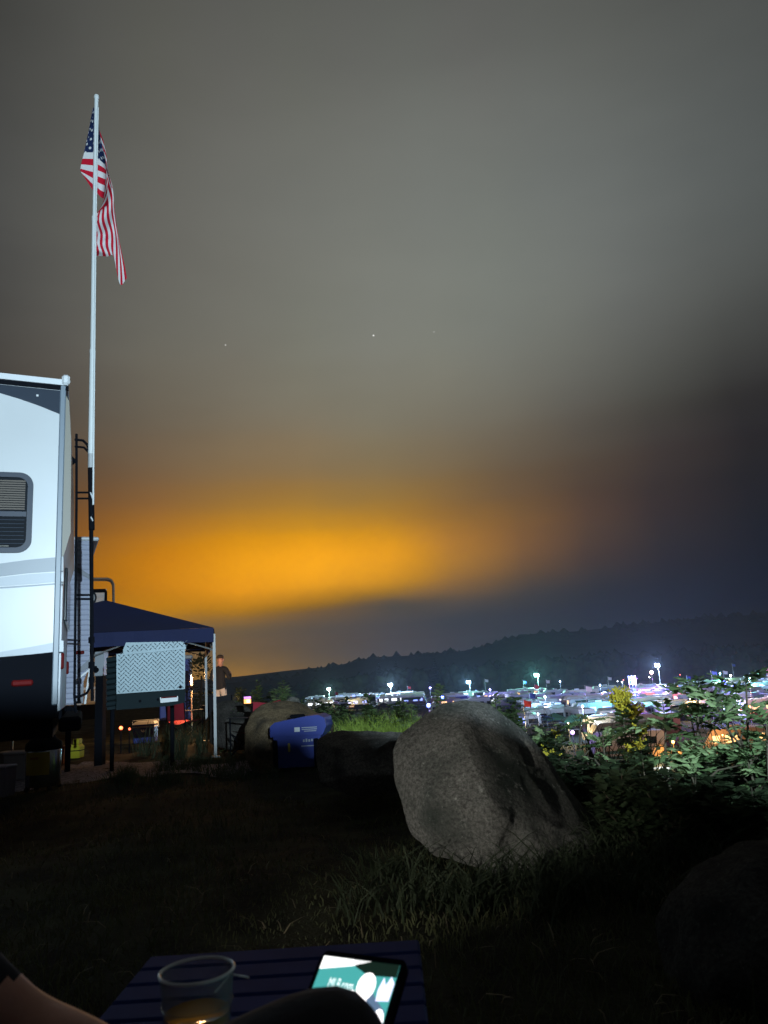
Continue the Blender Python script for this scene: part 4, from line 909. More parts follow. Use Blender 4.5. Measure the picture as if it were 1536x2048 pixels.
lamp(sg, (0, -.08, .0), .6, (1, .5, .4), .04)
# steel-drum vacuum with yellow label, yellow case, bins under the camper
m_stain = mat('stainless', (.5, .53, .55), .22, 1.0); m_yel = mat('yellow_plastic', (.30, .28, .015), .6, spec=.2); m_lab = mat('yellow_label', (.42, .30, .02), .5)
q = onz(70, 1592, 0); vc = thing('drum_vacuum', 'steel drum vacuum with a yellow label and black lid under the camper', 'vacuum', (q.x, q.y + .2, tz1(q.x, q.y)))
MB().lathe([(0, .06), (.19, .06), (.195, .08), (.2, .46), (.195, .48), (0, .48)], 32).build('drum', m_stain, vc, smooth=True)
lb = MB(); V = []
for k in range(13): a = R(-90 - 42 + 84 * k / 12); V += [(.203 * math.cos(a), .203 * math.sin(a), .2), (.203 * math.cos(a), .203 * math.sin(a), .455)]
lb.add(V, [(2 * k, 2 * k + 2, 2 * k + 3, 2 * k + 1) for k in range(12)]); lb.build('label', m_lab, vc, smooth=True)
MB().box((-.02, -.207, .39), (.10, .004, .028)).build('label_print', mat('label_print', (.3, .12, .01), .5), vc)
MB().lathe([(.205, .47), (.21, .5), (.2, .55), (.12, .62), (0, .63)], 28).build('lid', m_black, vc, smooth=True)
MB().tube([(-.12, 0, .6), (-.12, 0, .68), (.12, 0, .68), (.12, 0, .6)], .015, 6).build('handle', m_black, vc)
for a in (45, 135, 225, 315): MB().tube([(.17 * math.cos(R(a)), .17 * math.sin(R(a)), .07), (.2 * math.cos(R(a)), .2 * math.sin(R(a)), .01)], .03, 8).build('castor', m_rubber, vc)
q = onz(140, 1524, 0); yc = thing('yellow_case', 'small yellow box with a black strap at the jack foot', 'box', (q.x, q.y + .1, tz1(q.x, q.y)))
MB().prism([(-.155, -.1, .01), (.155, -.1, .01), (.16, -.1, .19), (.12, -.1, .23), (-.12, -.1, .23), (-.16, -.1, .2)], (0, .2, 0)).build('body', m_yel, yc)
MB().box((0, 0, .13), (.325, .215, .014)).build('strap', m_black, yc); MB().box((.08, 0, .275), (.1, .16, .09), bev=.01).build('lid', m_yel, yc)
for k, (px, py, w_, h_, nm, lab, colr_) in enumerate(((50, 1478, .42, .2, 'storage_bin', 'grey-white storage bin in the dark behind the drum vacuum', (.30, .30, .33)), (62, 1462, .4, .18, 'storage_bin', 'dark red storage bin in the dark under the camper', (.16, .02, .02)), (112, 1462, .38, .12, 'storage_bin', 'orange storage bin low in the dark beside the jack post', (.38, .10, .02)), (30, 1450, .5, .08, 'storage_bin', 'flat pale crate deepest in the dark under the camper', (.35, .34, .33)), (0, 1528, .3, .2, 'storage_bin', 'violet-white bag cut by the picture edge under the camper', (.3, .28, .36)))):
    Yb = (10.6, 11.6, 12.6, 13.2, 9.4)[k]; q = at(px, py, Yb); t = thing(nm, lab, 'bin', (q.x, Yb, tz1(q.x, Yb)), R(random.uniform(-10, 10)), 'bins under the camper')
    mm = mat('bin%d' % k, colr_, .5); hh = max(.15, h_ + .12)
    MB().prism([(-w_ / 2 * .9, -w_ / 3, .01), (w_ / 2 * .9, -w_ / 3, .01), (w_ / 2, -w_ / 3, hh), (-w_ / 2, -w_ / 3, hh)], (0, w_ * .66, 0)).build('tub', mm, t); MB().box((0, 0, hh + .02), (w_ * 1.06, w_ * .74, .04), bev=.012).build('lid', mm, t)
# two red ember lamps and a brazier under the canopy
for px, py, lab in ((242, 1456, 'red glowing lamp of a low pair under the silver chest, the brighter'), (259, 1458, 'red glowing lamp of a low pair under the silver chest, the dimmer')):
    q = at(px, py, 14.6); t = thing('red_lamp', lab, 'lamp', (q.x, 14.6, tz1(q.x, 14.6)), 0, 'red lamps under the chest')
    zc_ = q.z - tz1(q.x, 14.6)
    MB().tube([(0, 0, 0), (0, 0, zc_ - .03)], .012, 6).lathe([(0, 0), (.07, 0), (.06, .02), (0, .02)], 12).build('stand', m_black, t)
    V0, F0 = ico(2); s_ = MB(); s_.add((V0 * (.034 if px < 250 else .024) + np.array([0, 0, zc_])).tolist(), F0.tolist()); s_.build('bulb', glow('ember%d' % px, (1, .12, .04), 6 if px < 250 else 2.5), t, smooth=True)
    if px < 250: lamp(t, (0, -.15, zc_ + .1), 3, (1, .3, .1), .05)
def flame(mb, x, y, z, r_, h_, s_):
    V0, F0 = ico(2); P = V0.copy(); tpr = 1 - .75 * np.clip((P[:, 2] + .2), 0, 1.2) / 1.2; P[:, 0] = P[:, 0] * tpr + .25 * np.sin(P[:, 2] * 3 + s_) * (P[:, 2] > 0); P[:, 1] *= tpr
    mb.add((P * np.array([r_, r_, h_]) + np.array([x, y, z])).tolist(), F0.tolist())
q = at(424, 1404, 18.2); t = thing('fire_bowl', 'small fire burning in a bowl behind the canopy leg', 'fire', (q.x, 18.2, tz1(q.x, 18.2)))
z_ = q.z - tz1(q.x, 18.2)
MB().lathe([(.05, z_ - .3), (.2, z_ - .2), (.28, z_ - .06), (.26, z_ - .06), (.04, z_ - .2)], 18).build('bowl', m_black, t, smooth=True)
for a in (90, 210, 330): MB().tube([(.15 * math.cos(R(a)), .15 * math.sin(R(a)), z_ - .2), (.25 * math.cos(R(a)), .25 * math.sin(R(a)), 0)], .015, 6).build('leg', m_black, t)
fm_ = MB(); [flame(fm_, random.uniform(-.1, .1), random.uniform(-.1, .1), z_ + .02, .06, random.uniform(.08, .14), k) for k in range(4)]; fm_.build('flame', glow('flame', (1, .55, .16), 5), t, smooth=True)
lamp(t, (0, 0, z_ + .25), 130, (1, .55, .22), .1)
q = at(383, 1362, 17.4); t = thing('garden_torch', 'burning torch with a thin orange flame beside the blue cabin', 'torch', (q.x, 17.4, tz1(q.x, 17.4)))
z_ = q.z - tz1(q.x, 17.4)
MB().tube([(0, 0, 0), (0, 0, z_ - .16)], .014, 6).build('cane', m_bamboo, t); MB().lathe([(.02, z_ - .2), (.045, z_ - .14), (.045, z_ - .1), (0, z_ - .1)], 12).build('cup', m_black, t)
fm_ = MB(); flame(fm_, 0, 0, z_, .03, .14, 1); fm_.build('flame', glow('torchflame', (1, .4, .08), 3.5), t, smooth=True)
lamp(t, (0, -.1, z_ + .1), 80, (1, .5, .2), .06)
# unseen camper added behind the camera to carry the lamps and block flood light
hc = thing('added_camper', 'unseen white camper added behind the viewer to hold the flood lamp and cut its light', 'trailer', (0, FLOOD_EDGE_Y, 0))
MB().box((-1, -1.25, 1.15), (15, 2.5, 1.1), bev=.05).box((-2.8, -1.25, 2.05), (11.2, 2.44, .8)).build('body', m_gel, hc)
MB().prism([(-8.5, 0, FLOOD_ROOF + .01), (2.088, 0, FLOOD_ROOF + .008), (2.125, 0, FLOOD_ROOF - .045), (2.25, 0, FLOOD_ROOF - .08), (2.36, 0, FLOOD_ROOF - .15), (2.6, 0, FLOOD_ROOF - .2), (3.2, 0, FLOOD_ROOF - .28), (5.2, 0, FLOOD_ROOF - .55), (6.4, 0, FLOOD_ROOF - .9), (6.4, 0, FLOOD_ROOF - 1.0), (-8.5, 0, FLOOD_ROOF - .2)], (0, -2.5, 0)).build('roof', m_white, hc)  # roof edge stepped to shape where the flood light is cut off
MB().box((-1, -1.25, .5), (14, 2.0, .3)).build('chassis', m_black, hc)
for wx in (-1.4, -.4): MB().tube([(wx, -.05, .38), (wx, -.3, .38)], .38, 16).build('wheel', m_rubber, hc)
MB().box((2.5, .02, 2.1), (1.4, .04, .7)).build('window', m_glass, hc); MB().box((-3, .02, 1.75), (.75, .04, 1.9)).build('door', m_gelmid, hc)
MB().tube([(FLOOD.x, FLOOD.y - FLOOD_EDGE_Y - .25, FLOOD_ROOF - .1), (FLOOD.x, FLOOD.y - FLOOD_EDGE_Y - .25, FLOOD.z)], .03, 6).box((FLOOD.x, FLOOD.y - FLOOD_EDGE_Y - .2, FLOOD.z), (.4, .06, .25)).build('flood_lamp_housing', m_black, hc)
MB().box((SPOT.x, .03, SPOT.z + .12), (.14, .06, .1), bev=.01).build('wall_lamp', m_black, hc)
# ------------------------------------------------------------------ boulders
def rock_mat(name, base, moss, lich, sc=3.0, moss_amt=.5):
    m = bpy.data.materials.new(name); m.use_nodes = True; t = m.node_tree; b = t.nodes['Principled BSDF']; b.inputs['Roughness'].default_value = .95; b.inputs['Specular IOR Level'].default_value = .15
    g = t.nodes.new('ShaderNodeTexCoord')
    def nz(s, d=8, r_=.6):
        n = t.nodes.new('ShaderNodeTexNoise'); n.inputs['Scale'].default_value = s; n.inputs['Detail'].default_value = d; n.inputs['Roughness'].default_value = r_; t.links.new(g.outputs['Object'], n.inputs['Vector']); return n.outputs['Fac']
    def ramp(src, p0, p1, c0=(0, 0, 0), c1=(1, 1, 1)):
        r_ = t.nodes.new('ShaderNodeValToRGB'); r_.color_ramp.elements[0].position = p0; r_.color_ramp.elements[1].position = p1; r_.color_ramp.elements[0].color = (*c0, 1); r_.color_ramp.elements[1].color = (*c1, 1); t.links.new(src, r_.inputs[0]); return r_.outputs[0]
    def mix(f, a, b_):
        x = t.nodes.new('ShaderNodeMix'); x.data_type = 'RGBA'; t.links.new(f, x.inputs[0])
        for i, v in ((6, a), (7, b_)):
            if isinstance(v, tuple): x.inputs[i].default_value = (*v, 1)
            else: t.links.new(v, x.inputs[i])
        return x.outputs[2]
    grain = ramp(nz(48, 6, .8), .38, .64, tuple(c * .35 for c in base), tuple(c * 1.25 for c in base))
    c1 = mix(ramp(nz(sc * .55, 6), .5 - moss_amt * .12, .62), grain, moss)
    c2 = mix(ramp(nz(sc * 4.5, 10, .8), .57, .66), c1, lich)
    t.links.new(c2, b.inputs['Base Color'])
    bp = t.nodes.new('ShaderNodeBump'); bp.inputs['Strength'].default_value = .9; bp.inputs['Distance'].default_value = .07; t.links.new(nz(11, 14, .78), bp.inputs['Height'])
    t.links.new(bp.outputs[0], b.inputs['Normal']); return m
m_rock = rock_mat('granite', (.215, .21, .19), (.05, .06, .052), (.42, .42, .38))
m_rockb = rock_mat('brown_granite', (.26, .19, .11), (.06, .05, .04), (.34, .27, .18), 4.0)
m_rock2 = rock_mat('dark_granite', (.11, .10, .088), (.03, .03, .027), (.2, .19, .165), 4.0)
def hull_rock(label, pts, mt, seed, rough=.02, edge=.03, bev=.03, fine=1.0):
    """angular rock: convex hull of points (pixel x, pixel y, distance), edges worn, surface broken up"""
    P = [at(*p) for p in pts]; c = sum(P, Vector()) / len(P); bm = bmesh.new(); [bm.verts.new(p - c) for p in P]
    ret = bmesh.ops.convex_hull(bm, input=bm.verts); bmesh.ops.delete(bm, geom=list({g for g in ret['geom_interior'] + ret['geom_unused'] if isinstance(g, bmesh.types.BMVert)}), context='VERTS')
    bmesh.ops.bevel(bm, geom=list(bm.edges) + list(bm.verts), offset=bev, segments=2, profile=.6, affect='EDGES', clamp_overlap=True)
    bmesh.ops.triangulate(bm, faces=bm.faces)
    for k in range(7):
        es = [e for e in bm.edges if e.calc_length() > edge]
        if not es: break
        bmesh.ops.subdivide_edges(bm, edges=es, cuts=1); bmesh.ops.triangulate(bm, faces=bm.faces)
    bmesh.ops.smooth_vert(bm, verts=bm.verts, factor=.25, use_axis_x=True, use_axis_y=True, use_axis_z=True)
    bmesh.ops.recalc_face_normals(bm, faces=bm.faces); bm.normal_update(); bm.verts.ensure_lookup_table()
    V = np.array([v_.co[:] for v_ in bm.verts]); N = np.array([v_.normal[:] for v_ in bm.verts])
    h = vnoise(V, seed, 3, 4.5) * rough + vnoise(V, seed + 3, 4, 16) * rough * .45 - np.maximum(0, vnoise(V, seed + 7, 2, 7) - .35) * rough * 3.0 * fine
    V = V + N * h[:, None]
    for v_, co in zip(bm.verts, V): v_.co = co
    me = bpy.data.meshes.new('boulder'); bm.to_mesh(me); bm.free(); me.materials.append(mt); me.polygons.foreach_set('use_smooth', [True] * len(me.polygons)); me.set_sharp_from_angle(angle=R(50))
    o = link('boulder', me, loc=c); return tag(o, label, 'boulder', 'granite boulders')
m_rockg = rock_mat('grey_granite', (.24, .225, .20), (.05, .05, .045), (.34, .33, .3), 5.0)
hull_rock('large pointed granite boulder, lichen-speckled, in the middle of the picture',
    [(932, 1396, 5.35), (885, 1408, 5.3), (978, 1406, 5.4), (793, 1474, 5.25), (785, 1500, 5.2), (790, 1560, 5.1), (822, 1668, 4.95), (868, 1716, 4.85), (1000, 1750, 4.75), (1130, 1728, 4.85), (1200, 1690, 5.1), (1198, 1650, 5.35), (1105, 1532, 5.45), (1060, 1474, 5.45), (1160, 1595, 5.45),
     (925, 1468, 4.95), (862, 1600, 4.74), (985, 1620, 4.62), (1090, 1640, 4.86),
     (900, 1470, 6.1), (1060, 1560, 6.2), (850, 1600, 6.0), (1120, 1650, 6.1), (950, 1690, 6.2)], m_rock, 4, .024, .028, .014)
hull_rock('brown-topped boulder behind the blue wheeled cooler',
    [(488, 1510, 10.8), (489, 1455, 10.9), (503, 1420, 11.0), (530, 1404, 11.1), (562, 1400, 11.2), (604, 1408, 11.3), (648, 1432, 11.3), (700, 1468, 11.2), (705, 1540, 11.0), (640, 1570, 10.7), (520, 1570, 10.6), (530, 1450, 10.6), (600, 1440, 10.75), (510, 1500, 10.5), (600, 1500, 10.5), (560, 1430, 12.0), (660, 1500, 12.0), (520, 1520, 12.0)], m_rockb, 7, .04, .05, .05)
hull_rock('low flat boulder lying between the blue cooler and the large granite boulder',
    [(634, 1482, 7.5), (650, 1468, 7.6), (712, 1464, 7.7), (780, 1462, 7.6), (838, 1470, 7.5), (845, 1540, 7.3), (800, 1590, 7.1), (700, 1595, 7.1), (640, 1570, 7.2), (632, 1520, 7.4), (680, 1500, 7.15), (770, 1490, 7.1), (700, 1550, 6.95), (790, 1550, 6.95), (720, 1490, 8.2), (680, 1540, 8.2), (820, 1540, 8.1)], m_rockg, 13, .035, .04, .04)
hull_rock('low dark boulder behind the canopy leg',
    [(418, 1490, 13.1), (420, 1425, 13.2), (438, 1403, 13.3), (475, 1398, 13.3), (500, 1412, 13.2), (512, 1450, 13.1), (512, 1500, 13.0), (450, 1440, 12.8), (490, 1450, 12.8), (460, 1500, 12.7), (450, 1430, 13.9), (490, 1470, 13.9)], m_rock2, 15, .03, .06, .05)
hull_rock('small pale rounded stone on top of the slope behind the brown-topped boulder',
    [(568, 1420, 12.0), (570, 1402, 12.0), (582, 1392, 12.0), (597, 1394, 12.0), (603, 1408, 12.0), (600, 1428, 12.0), (575, 1430, 12.0), (580, 1405, 11.85), (594, 1412, 11.85), (585, 1410, 12.2)], rock_mat('pale_granite', (.34, .33, .29), (.12, .12, .1), (.45, .44, .4), 8), 18, .006, .02, .02)
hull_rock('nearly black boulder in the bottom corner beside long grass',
    [(1312, 1840, 3.3), (1345, 1775, 3.35), (1395, 1728, 3.4), (1455, 1700, 3.45), (1540, 1674, 3.5), (1640, 1668, 3.5), (1730, 1740, 3.4), (1740, 2000, 3.2), (1640, 2180, 2.95), (1480, 2190, 2.9), (1380, 2090, 2.95), (1320, 1960, 3.1), (1310, 1900, 3.2), (1400, 1800, 3.05), (1500, 1740, 3.1), (1420, 1950, 2.8), (1560, 1850, 2.8), (1600, 2000, 2.7), (1480, 1850, 4.1), (1640, 1900, 4.1)], rock_mat('black_granite', (.075, .07, .065), (.02, .02, .02), (.13, .125, .115), 6.0), 23, .035, .03, .03)

# ------------------------------------------------------------------ grass
def blades(n, xy, h, w, lean, rng, zoff=0.0, bend=.5):
    """numpy blades: n curved strips of 5 vertices"""
    x, y = xy; z = tz(x, y) + zoff; a = rng.uniform(0, 2 * np.pi, n); hh = h * rng.uniform(.5, 1.15, n); ww = w * rng.uniform(.6, 1.3, n)
    dx, dy = np.cos(a), np.sin(a); ln = lean * rng.uniform(.2, 1.0, n) * hh; la = rng.uniform(0, 2 * np.pi, n); lx, ly = np.cos(la) * ln, np.sin(la) * ln
    V = np.empty((n, 7, 3))
    for k, (t, wk) in enumerate(((0, 1), (.45, .85), (.8, .55))):
        cx = x + lx * t ** 1.8; cy_ = y + ly * t ** 1.8; cz_k = z + hh * (t - bend * lean * .3 * t * t)
        V[:, 2 * k] = np.stack([cx - dx * ww * wk / 2, cy_ - dy * ww * wk / 2, cz_k], -1); V[:, 2 * k + 1] = np.stack([cx + dx * ww * wk / 2, cy_ + dy * ww * wk / 2, cz_k], -1)
    V[:, 6] = np.stack([x + lx, y + ly, z + hh * (1 - bend * lean * .3) * .97], -1)
    B = (np.arange(n) * 7)[:, None]; F = np.concatenate([B + np.array([[0, 1, 3]]), B + np.array([[0, 3, 2]]), B + np.array([[2, 3, 5]]), B + np.array([[2, 5, 4]]), B + np.array([[4, 5, 6]])])
    return V.reshape(-1, 3), F
def leafmat(name, c, var=.45, tr=.25): return mat(name, c, .7, var=var, scale=2.5, transl=tr, spec=.25)
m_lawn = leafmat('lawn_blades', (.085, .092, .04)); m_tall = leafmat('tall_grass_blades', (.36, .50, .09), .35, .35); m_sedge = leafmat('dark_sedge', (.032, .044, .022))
rg = np.random.default_rng(5)
# short turf over the hilltop, denser near the camera
n = 80000; u = rg.uniform(0, 1, n); yy = 1.4 + 11.5 * u ** 1.7; xx = rg.uniform(-.62, .62, n) * (yy + .6)
gm = np.abs(yy - (11.4 - .12 * (xx + 5))) < 1.1; ok = ~((xx < -1.9) & gm & (rg.uniform(0, 1, n) < .93)); ok &= (yy < np.interp(xx, EX, EY) + 1)
dens = .5 + .5 * np.sin(xx * 2.1 + 1.3 * np.sin(yy * 1.7)) * np.sin(yy * 2.6 + xx); ok &= rg.uniform(0, 1, n) < .35 + .65 * dens
xx, yy = xx[ok], yy[ok]; V, F = blades(len(xx), (xx, yy), .055 + .02 * np.sin(xx * 3), .006, .9, rg)
tag(np_mesh('lawn_grass', V, F, m_lawn), 'short dark trodden grass of the hilltop', kind='stuff')
# dead stalks and leaves catching light here and there
n = 900; yy = 2.2 + 9 * rg.uniform(0, 1, n) ** 1.5; xx = rg.uniform(-.5, .5, n) * yy
V, F = blades(n, (xx, yy), .10, .007, 1.6, rg, .01, 1.2); tag(np_mesh('dry_grass', V, F, mat('dry_straw', (.16, .13, .075), .8, var=.4, scale=4)), 'dry straw-coloured stalks scattered over the turf', kind='stuff')
# bright tall grass on the slope edge beyond the low boulder
def patch(name, label, n, boxes, h, w, lean, mt, seed, bend=.6):
    r_ = np.random.default_rng(seed); X_, Y_ = [], []
    for (x0, x1, y0, y1, k) in boxes:
        m_ = int(n * k); cxs = r_.uniform(x0, x1, max(4, m_ // 28)); cys = r_.uniform(y0, y1, len(cxs)); id_ = r_.integers(0, len(cxs), m_)
        X_.append(cxs[id_] + r_.normal(0, .07, m_)); Y_.append(cys[id_] + r_.normal(0, .07, m_))
    X_, Y_ = np.concatenate(X_), np.concatenate(Y_); V, F = blades(len(X_), (X_, Y_), h * r_.choice([.7, 1, 1.25], len(X_)), w, lean, r_, 0, bend)
    return tag(np_mesh(name, V, F, mt), label, kind='stuff')
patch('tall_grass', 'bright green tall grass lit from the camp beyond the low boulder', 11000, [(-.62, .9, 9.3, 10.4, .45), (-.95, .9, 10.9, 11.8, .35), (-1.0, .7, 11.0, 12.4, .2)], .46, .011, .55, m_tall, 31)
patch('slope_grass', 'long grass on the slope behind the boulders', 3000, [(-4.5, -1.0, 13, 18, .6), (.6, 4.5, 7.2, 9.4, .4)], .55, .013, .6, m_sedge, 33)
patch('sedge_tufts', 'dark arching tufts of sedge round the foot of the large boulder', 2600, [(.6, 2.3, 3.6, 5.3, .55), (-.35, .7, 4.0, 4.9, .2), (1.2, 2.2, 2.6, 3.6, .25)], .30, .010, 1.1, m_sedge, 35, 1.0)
patch('bank_grass', 'dim grass on the bank under the canopy and by the brown-topped boulder', 2600, [(-3.6, -1.5, 9.4, 12.6, 1)], .16, .009, .8, leafmat('bank_blades', (.07, .11, .06)), 37)

# ------------------------------------------------------------------ shrubs and weeds
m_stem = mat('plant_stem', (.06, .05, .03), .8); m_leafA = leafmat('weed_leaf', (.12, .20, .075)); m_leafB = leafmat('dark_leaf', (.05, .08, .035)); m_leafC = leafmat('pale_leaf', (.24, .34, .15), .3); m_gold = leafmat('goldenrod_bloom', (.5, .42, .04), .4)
def leaf_cloud(n, f, size, rng, droop=.3):
    """n separate pointed leaves at positions f(rng) -> (p, outward)"""
    V = []; F = []
    for i in range(n):
        p, d = f(rng); d = Vector(d); d.normalize(); s = size * rng.uniform(.6, 1.3); sd = d.cross(Vector((rng.uniform(-.3, .3), rng.uniform(-.3, .3), 1))).normalized() * s * .34
        d = (d - Vector((0, 0, droop * rng.random()))).normalized(); p = Vector(p); o = len(V); up = sd.cross(d).normalized() * s * .06
        V += [p, p + d * s * .5 + sd + up, p + d * s, p + d * s * .5 - sd + up, p + d * s * .55]; F += [(o, o + 1, o + 4), (o + 1, o + 2, o + 4), (o + 4, o + 2, o + 3), (o, o + 4, o + 3)]
    return V, F
def weed(px, py_top, Y, label, h, rad, n, size, mt, name='leafy_weed', group='weeds on the slope edge', seed=0, bloom=None, stems=4):
    rng = random.Random(seed); tp = at(px, py_top, Y); zb_ = tz1(tp.x, Y); h = max(h, tp.z - zb_)
    t = thing(name, label, 'plant', (tp.x, Y, zb_), 0, group); ends = []
    for k in range(stems):
        a = rng.uniform(0, 6.28); q = rad * rng.uniform(.1, .75) * (0 if k == 0 else 1); hh = h * (1 if k == 0 else rng.uniform(.6, .95)); e = Vector((math.cos(a) * q, math.sin(a) * q, hh)); mid = Vector((e.x * .35, e.y * .35, hh * .55))
        MB().tube([(0, 0, 0), mid, e], [.008, .006, .003], 5).build('stem', m_stem, t); ends.append((mid, e))
    def f(r_):
        mid, e = r_.choice(ends); k = r_.random() ** .7; p = mid.lerp(e, k) if r_.random() < .8 else Vector((0, 0, 0)).lerp(mid, .35 + .65 * r_.random()); a = r_.uniform(0, 6.28)
        return p + Vector((math.cos(a), math.sin(a), 0)) * rad * .12 * r_.random(), (math.cos(a), math.sin(a), r_.uniform(-.1, .7))
    V, F = leaf_cloud(int(n * 1.7), f, size * 1.25, rng); b = MB(); b.add(V, F); o = b.build('foliage', mt, t, norm=False); o['kind'] = 'stuff'
    if bloom:
        b = MB()
        for i in range(bloom):
            mid, e = rng.choice(ends); a = rng.uniform(0, 6.28); l = rng.uniform(.03, .13) * h; p = mid.lerp(e, rng.uniform(.75, 1.02)); q = p + Vector((math.cos(a) * l, math.sin(a) * l, l * .5)); s_ = .010
            for j in range(5):
                c = p.lerp(q, j / 4) + Vector((rng.uniform(-s_, s_), rng.uniform(-s_, s_), rng.uniform(0, s_))); b.add([c + Vector((s_, 0, 0)), c + Vector((-s_, s_, 0)), c + Vector((-s_, -s_, 0)), c + Vector((0, 0, s_ * 1.6))], [(0, 1, 3), (1, 2, 3), (2, 0, 3), (0, 2, 1)])
        o = b.build('bloom', m_gold, t, norm=False); o['kind'] = 'stuff'
    return t
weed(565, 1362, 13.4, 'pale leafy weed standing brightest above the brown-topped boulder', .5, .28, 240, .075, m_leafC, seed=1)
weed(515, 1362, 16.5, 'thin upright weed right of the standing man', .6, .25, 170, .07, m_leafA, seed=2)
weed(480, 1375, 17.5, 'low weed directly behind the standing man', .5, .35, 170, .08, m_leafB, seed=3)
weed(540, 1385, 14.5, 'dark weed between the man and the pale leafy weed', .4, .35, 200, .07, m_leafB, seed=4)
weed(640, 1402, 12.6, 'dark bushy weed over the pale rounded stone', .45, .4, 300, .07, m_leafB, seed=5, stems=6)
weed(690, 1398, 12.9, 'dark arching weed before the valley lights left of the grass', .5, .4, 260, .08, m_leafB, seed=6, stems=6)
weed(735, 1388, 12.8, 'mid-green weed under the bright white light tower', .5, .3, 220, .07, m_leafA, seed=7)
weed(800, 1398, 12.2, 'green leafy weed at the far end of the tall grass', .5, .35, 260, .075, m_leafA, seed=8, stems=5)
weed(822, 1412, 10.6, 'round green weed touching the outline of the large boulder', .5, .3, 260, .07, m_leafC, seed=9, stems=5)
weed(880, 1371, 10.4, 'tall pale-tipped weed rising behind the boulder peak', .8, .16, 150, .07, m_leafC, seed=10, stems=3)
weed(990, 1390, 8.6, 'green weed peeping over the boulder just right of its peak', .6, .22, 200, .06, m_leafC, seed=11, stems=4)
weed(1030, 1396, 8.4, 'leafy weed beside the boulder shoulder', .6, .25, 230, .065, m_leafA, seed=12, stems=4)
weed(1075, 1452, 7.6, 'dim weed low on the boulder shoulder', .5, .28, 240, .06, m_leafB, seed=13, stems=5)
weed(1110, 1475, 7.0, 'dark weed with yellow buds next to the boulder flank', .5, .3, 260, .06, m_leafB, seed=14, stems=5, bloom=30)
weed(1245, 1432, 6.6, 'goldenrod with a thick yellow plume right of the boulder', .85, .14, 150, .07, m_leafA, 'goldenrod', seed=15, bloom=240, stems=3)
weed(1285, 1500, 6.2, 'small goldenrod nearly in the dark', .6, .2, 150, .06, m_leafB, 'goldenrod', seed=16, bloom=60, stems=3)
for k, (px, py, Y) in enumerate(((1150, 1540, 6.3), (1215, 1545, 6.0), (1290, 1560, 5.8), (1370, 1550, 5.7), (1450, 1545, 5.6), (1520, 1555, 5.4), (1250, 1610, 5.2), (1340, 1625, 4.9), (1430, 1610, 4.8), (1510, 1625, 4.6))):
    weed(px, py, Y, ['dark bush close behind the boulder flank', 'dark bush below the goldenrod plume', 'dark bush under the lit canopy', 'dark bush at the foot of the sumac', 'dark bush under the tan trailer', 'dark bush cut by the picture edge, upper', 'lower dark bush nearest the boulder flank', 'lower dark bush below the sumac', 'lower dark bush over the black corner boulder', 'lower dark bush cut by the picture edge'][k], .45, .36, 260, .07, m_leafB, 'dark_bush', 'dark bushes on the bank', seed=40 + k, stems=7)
# sumac and fern: compound leaves, each a part of its own
def frond_mesh(nm, L, n, lw, mt, curve=.5, sd=1):
    fr_r = random.Random(sd)
    b = MB(); pts = [(0, L * t, -curve * L * t * t * .6) for t in (0, .25, .5, .75, 1)]; b.tube(pts, [.004, .0035, .003, .002, .001], 4, cap=False)
    for k in range(n):
        t = .15 + .83 * k / (n - 1); c = Vector((0, L * t, -curve * L * t * t * .6)); s_ = math.sin(math.pi * (.12 + .84 * t)) * lw
        for sg_ in (-1, 1):
            s_k = s_ * fr_r.uniform(.7, 1.15); d = Vector((sg_, fr_r.uniform(.3, .9), fr_r.uniform(-.75, .05) - .2 * t)).normalized() * s_k; w_ = Vector((0, 1, fr_r.uniform(-.5, .5))) * s_k * .2
            b.add([c, c + d * .45 + w_, c + d, c + d * .5 - w_, c + d * .5 + Vector((0, 0, .03 * s_ / .1 * .3))], [(0, 1, 4), (1, 2, 4), (4, 2, 3), (0, 4, 3)])
    me = bpy.data.meshes.new(nm); me.from_pydata(b.v, [], b.f); me.materials.append(mt); return me
FR = [frond_mesh('sumac_leaf', .26 + .03 * (k_ % 3), 6 + k_ % 4, .10 + .012 * (k_ % 3), (m_leafA, m_leafC, m_leafB, m_leafA)[k_ % 4], .4 + .15 * (k_ % 4), k_) for k_ in range(8)]
FE = [frond_mesh('fern_leaf', .26, 15, .07, m_leafC, .3), frond_mesh('fern_leaf', .24, 14, .065, m_leafA, .5)]
def sumac(px, py, Y, label, seed, n=16, name='sumac_shrub', meshes=FR, tilt=.5, group='sumac shrubs at the slope edge', spread=.34, hmin=.45):
    rng = random.Random(seed); tp = at(px, py, Y); zb_ = tz1(tp.x, Y); h = tp.z - zb_ - .04
    t = thing(name, label, 'shrub', (tp.x, Y, zb_), 0, group); mid = Vector((rng.uniform(-.08, .08), .03, h * .5)); top_ = Vector((0, 0, h))
    MB().tube([(0, 0, 0), mid, top_], [.013, .010, .005], 6).build('stem', m_stem, t); tips = [(mid, top_)]
    for k in range(2):
        a = rng.uniform(0, 6.28); e = Vector((math.cos(a) * spread, math.sin(a) * spread * .6, h * rng.uniform(.7, .92))); MB().tube([mid, (mid + e) * .5 + Vector((0, 0, .05)), e], [.008, .006, .003], 5).build('branch', m_stem, t); tips.append((mid, e))
    for k in range(n):
        m_, e = tips[0] if k < n * .5 else rng.choice(tips); p = m_.lerp(e, hmin + (1 - hmin) * rng.random() ** .6); o = link('leaf', rng.choice(meshes), t)
        o.location = p; o.rotation_euler = (rng.uniform(.05, tilt + .4), rng.uniform(-.3, .3), k * 2.4 + rng.uniform(-.4, .4)); s_ = rng.uniform(.7, 1.15); o.scale = (s_,) * 3
    return t
sumac(1395, 1362, 5.6, 'feathery sumac, the tallest shrub, before the white light tower', 1, 22)
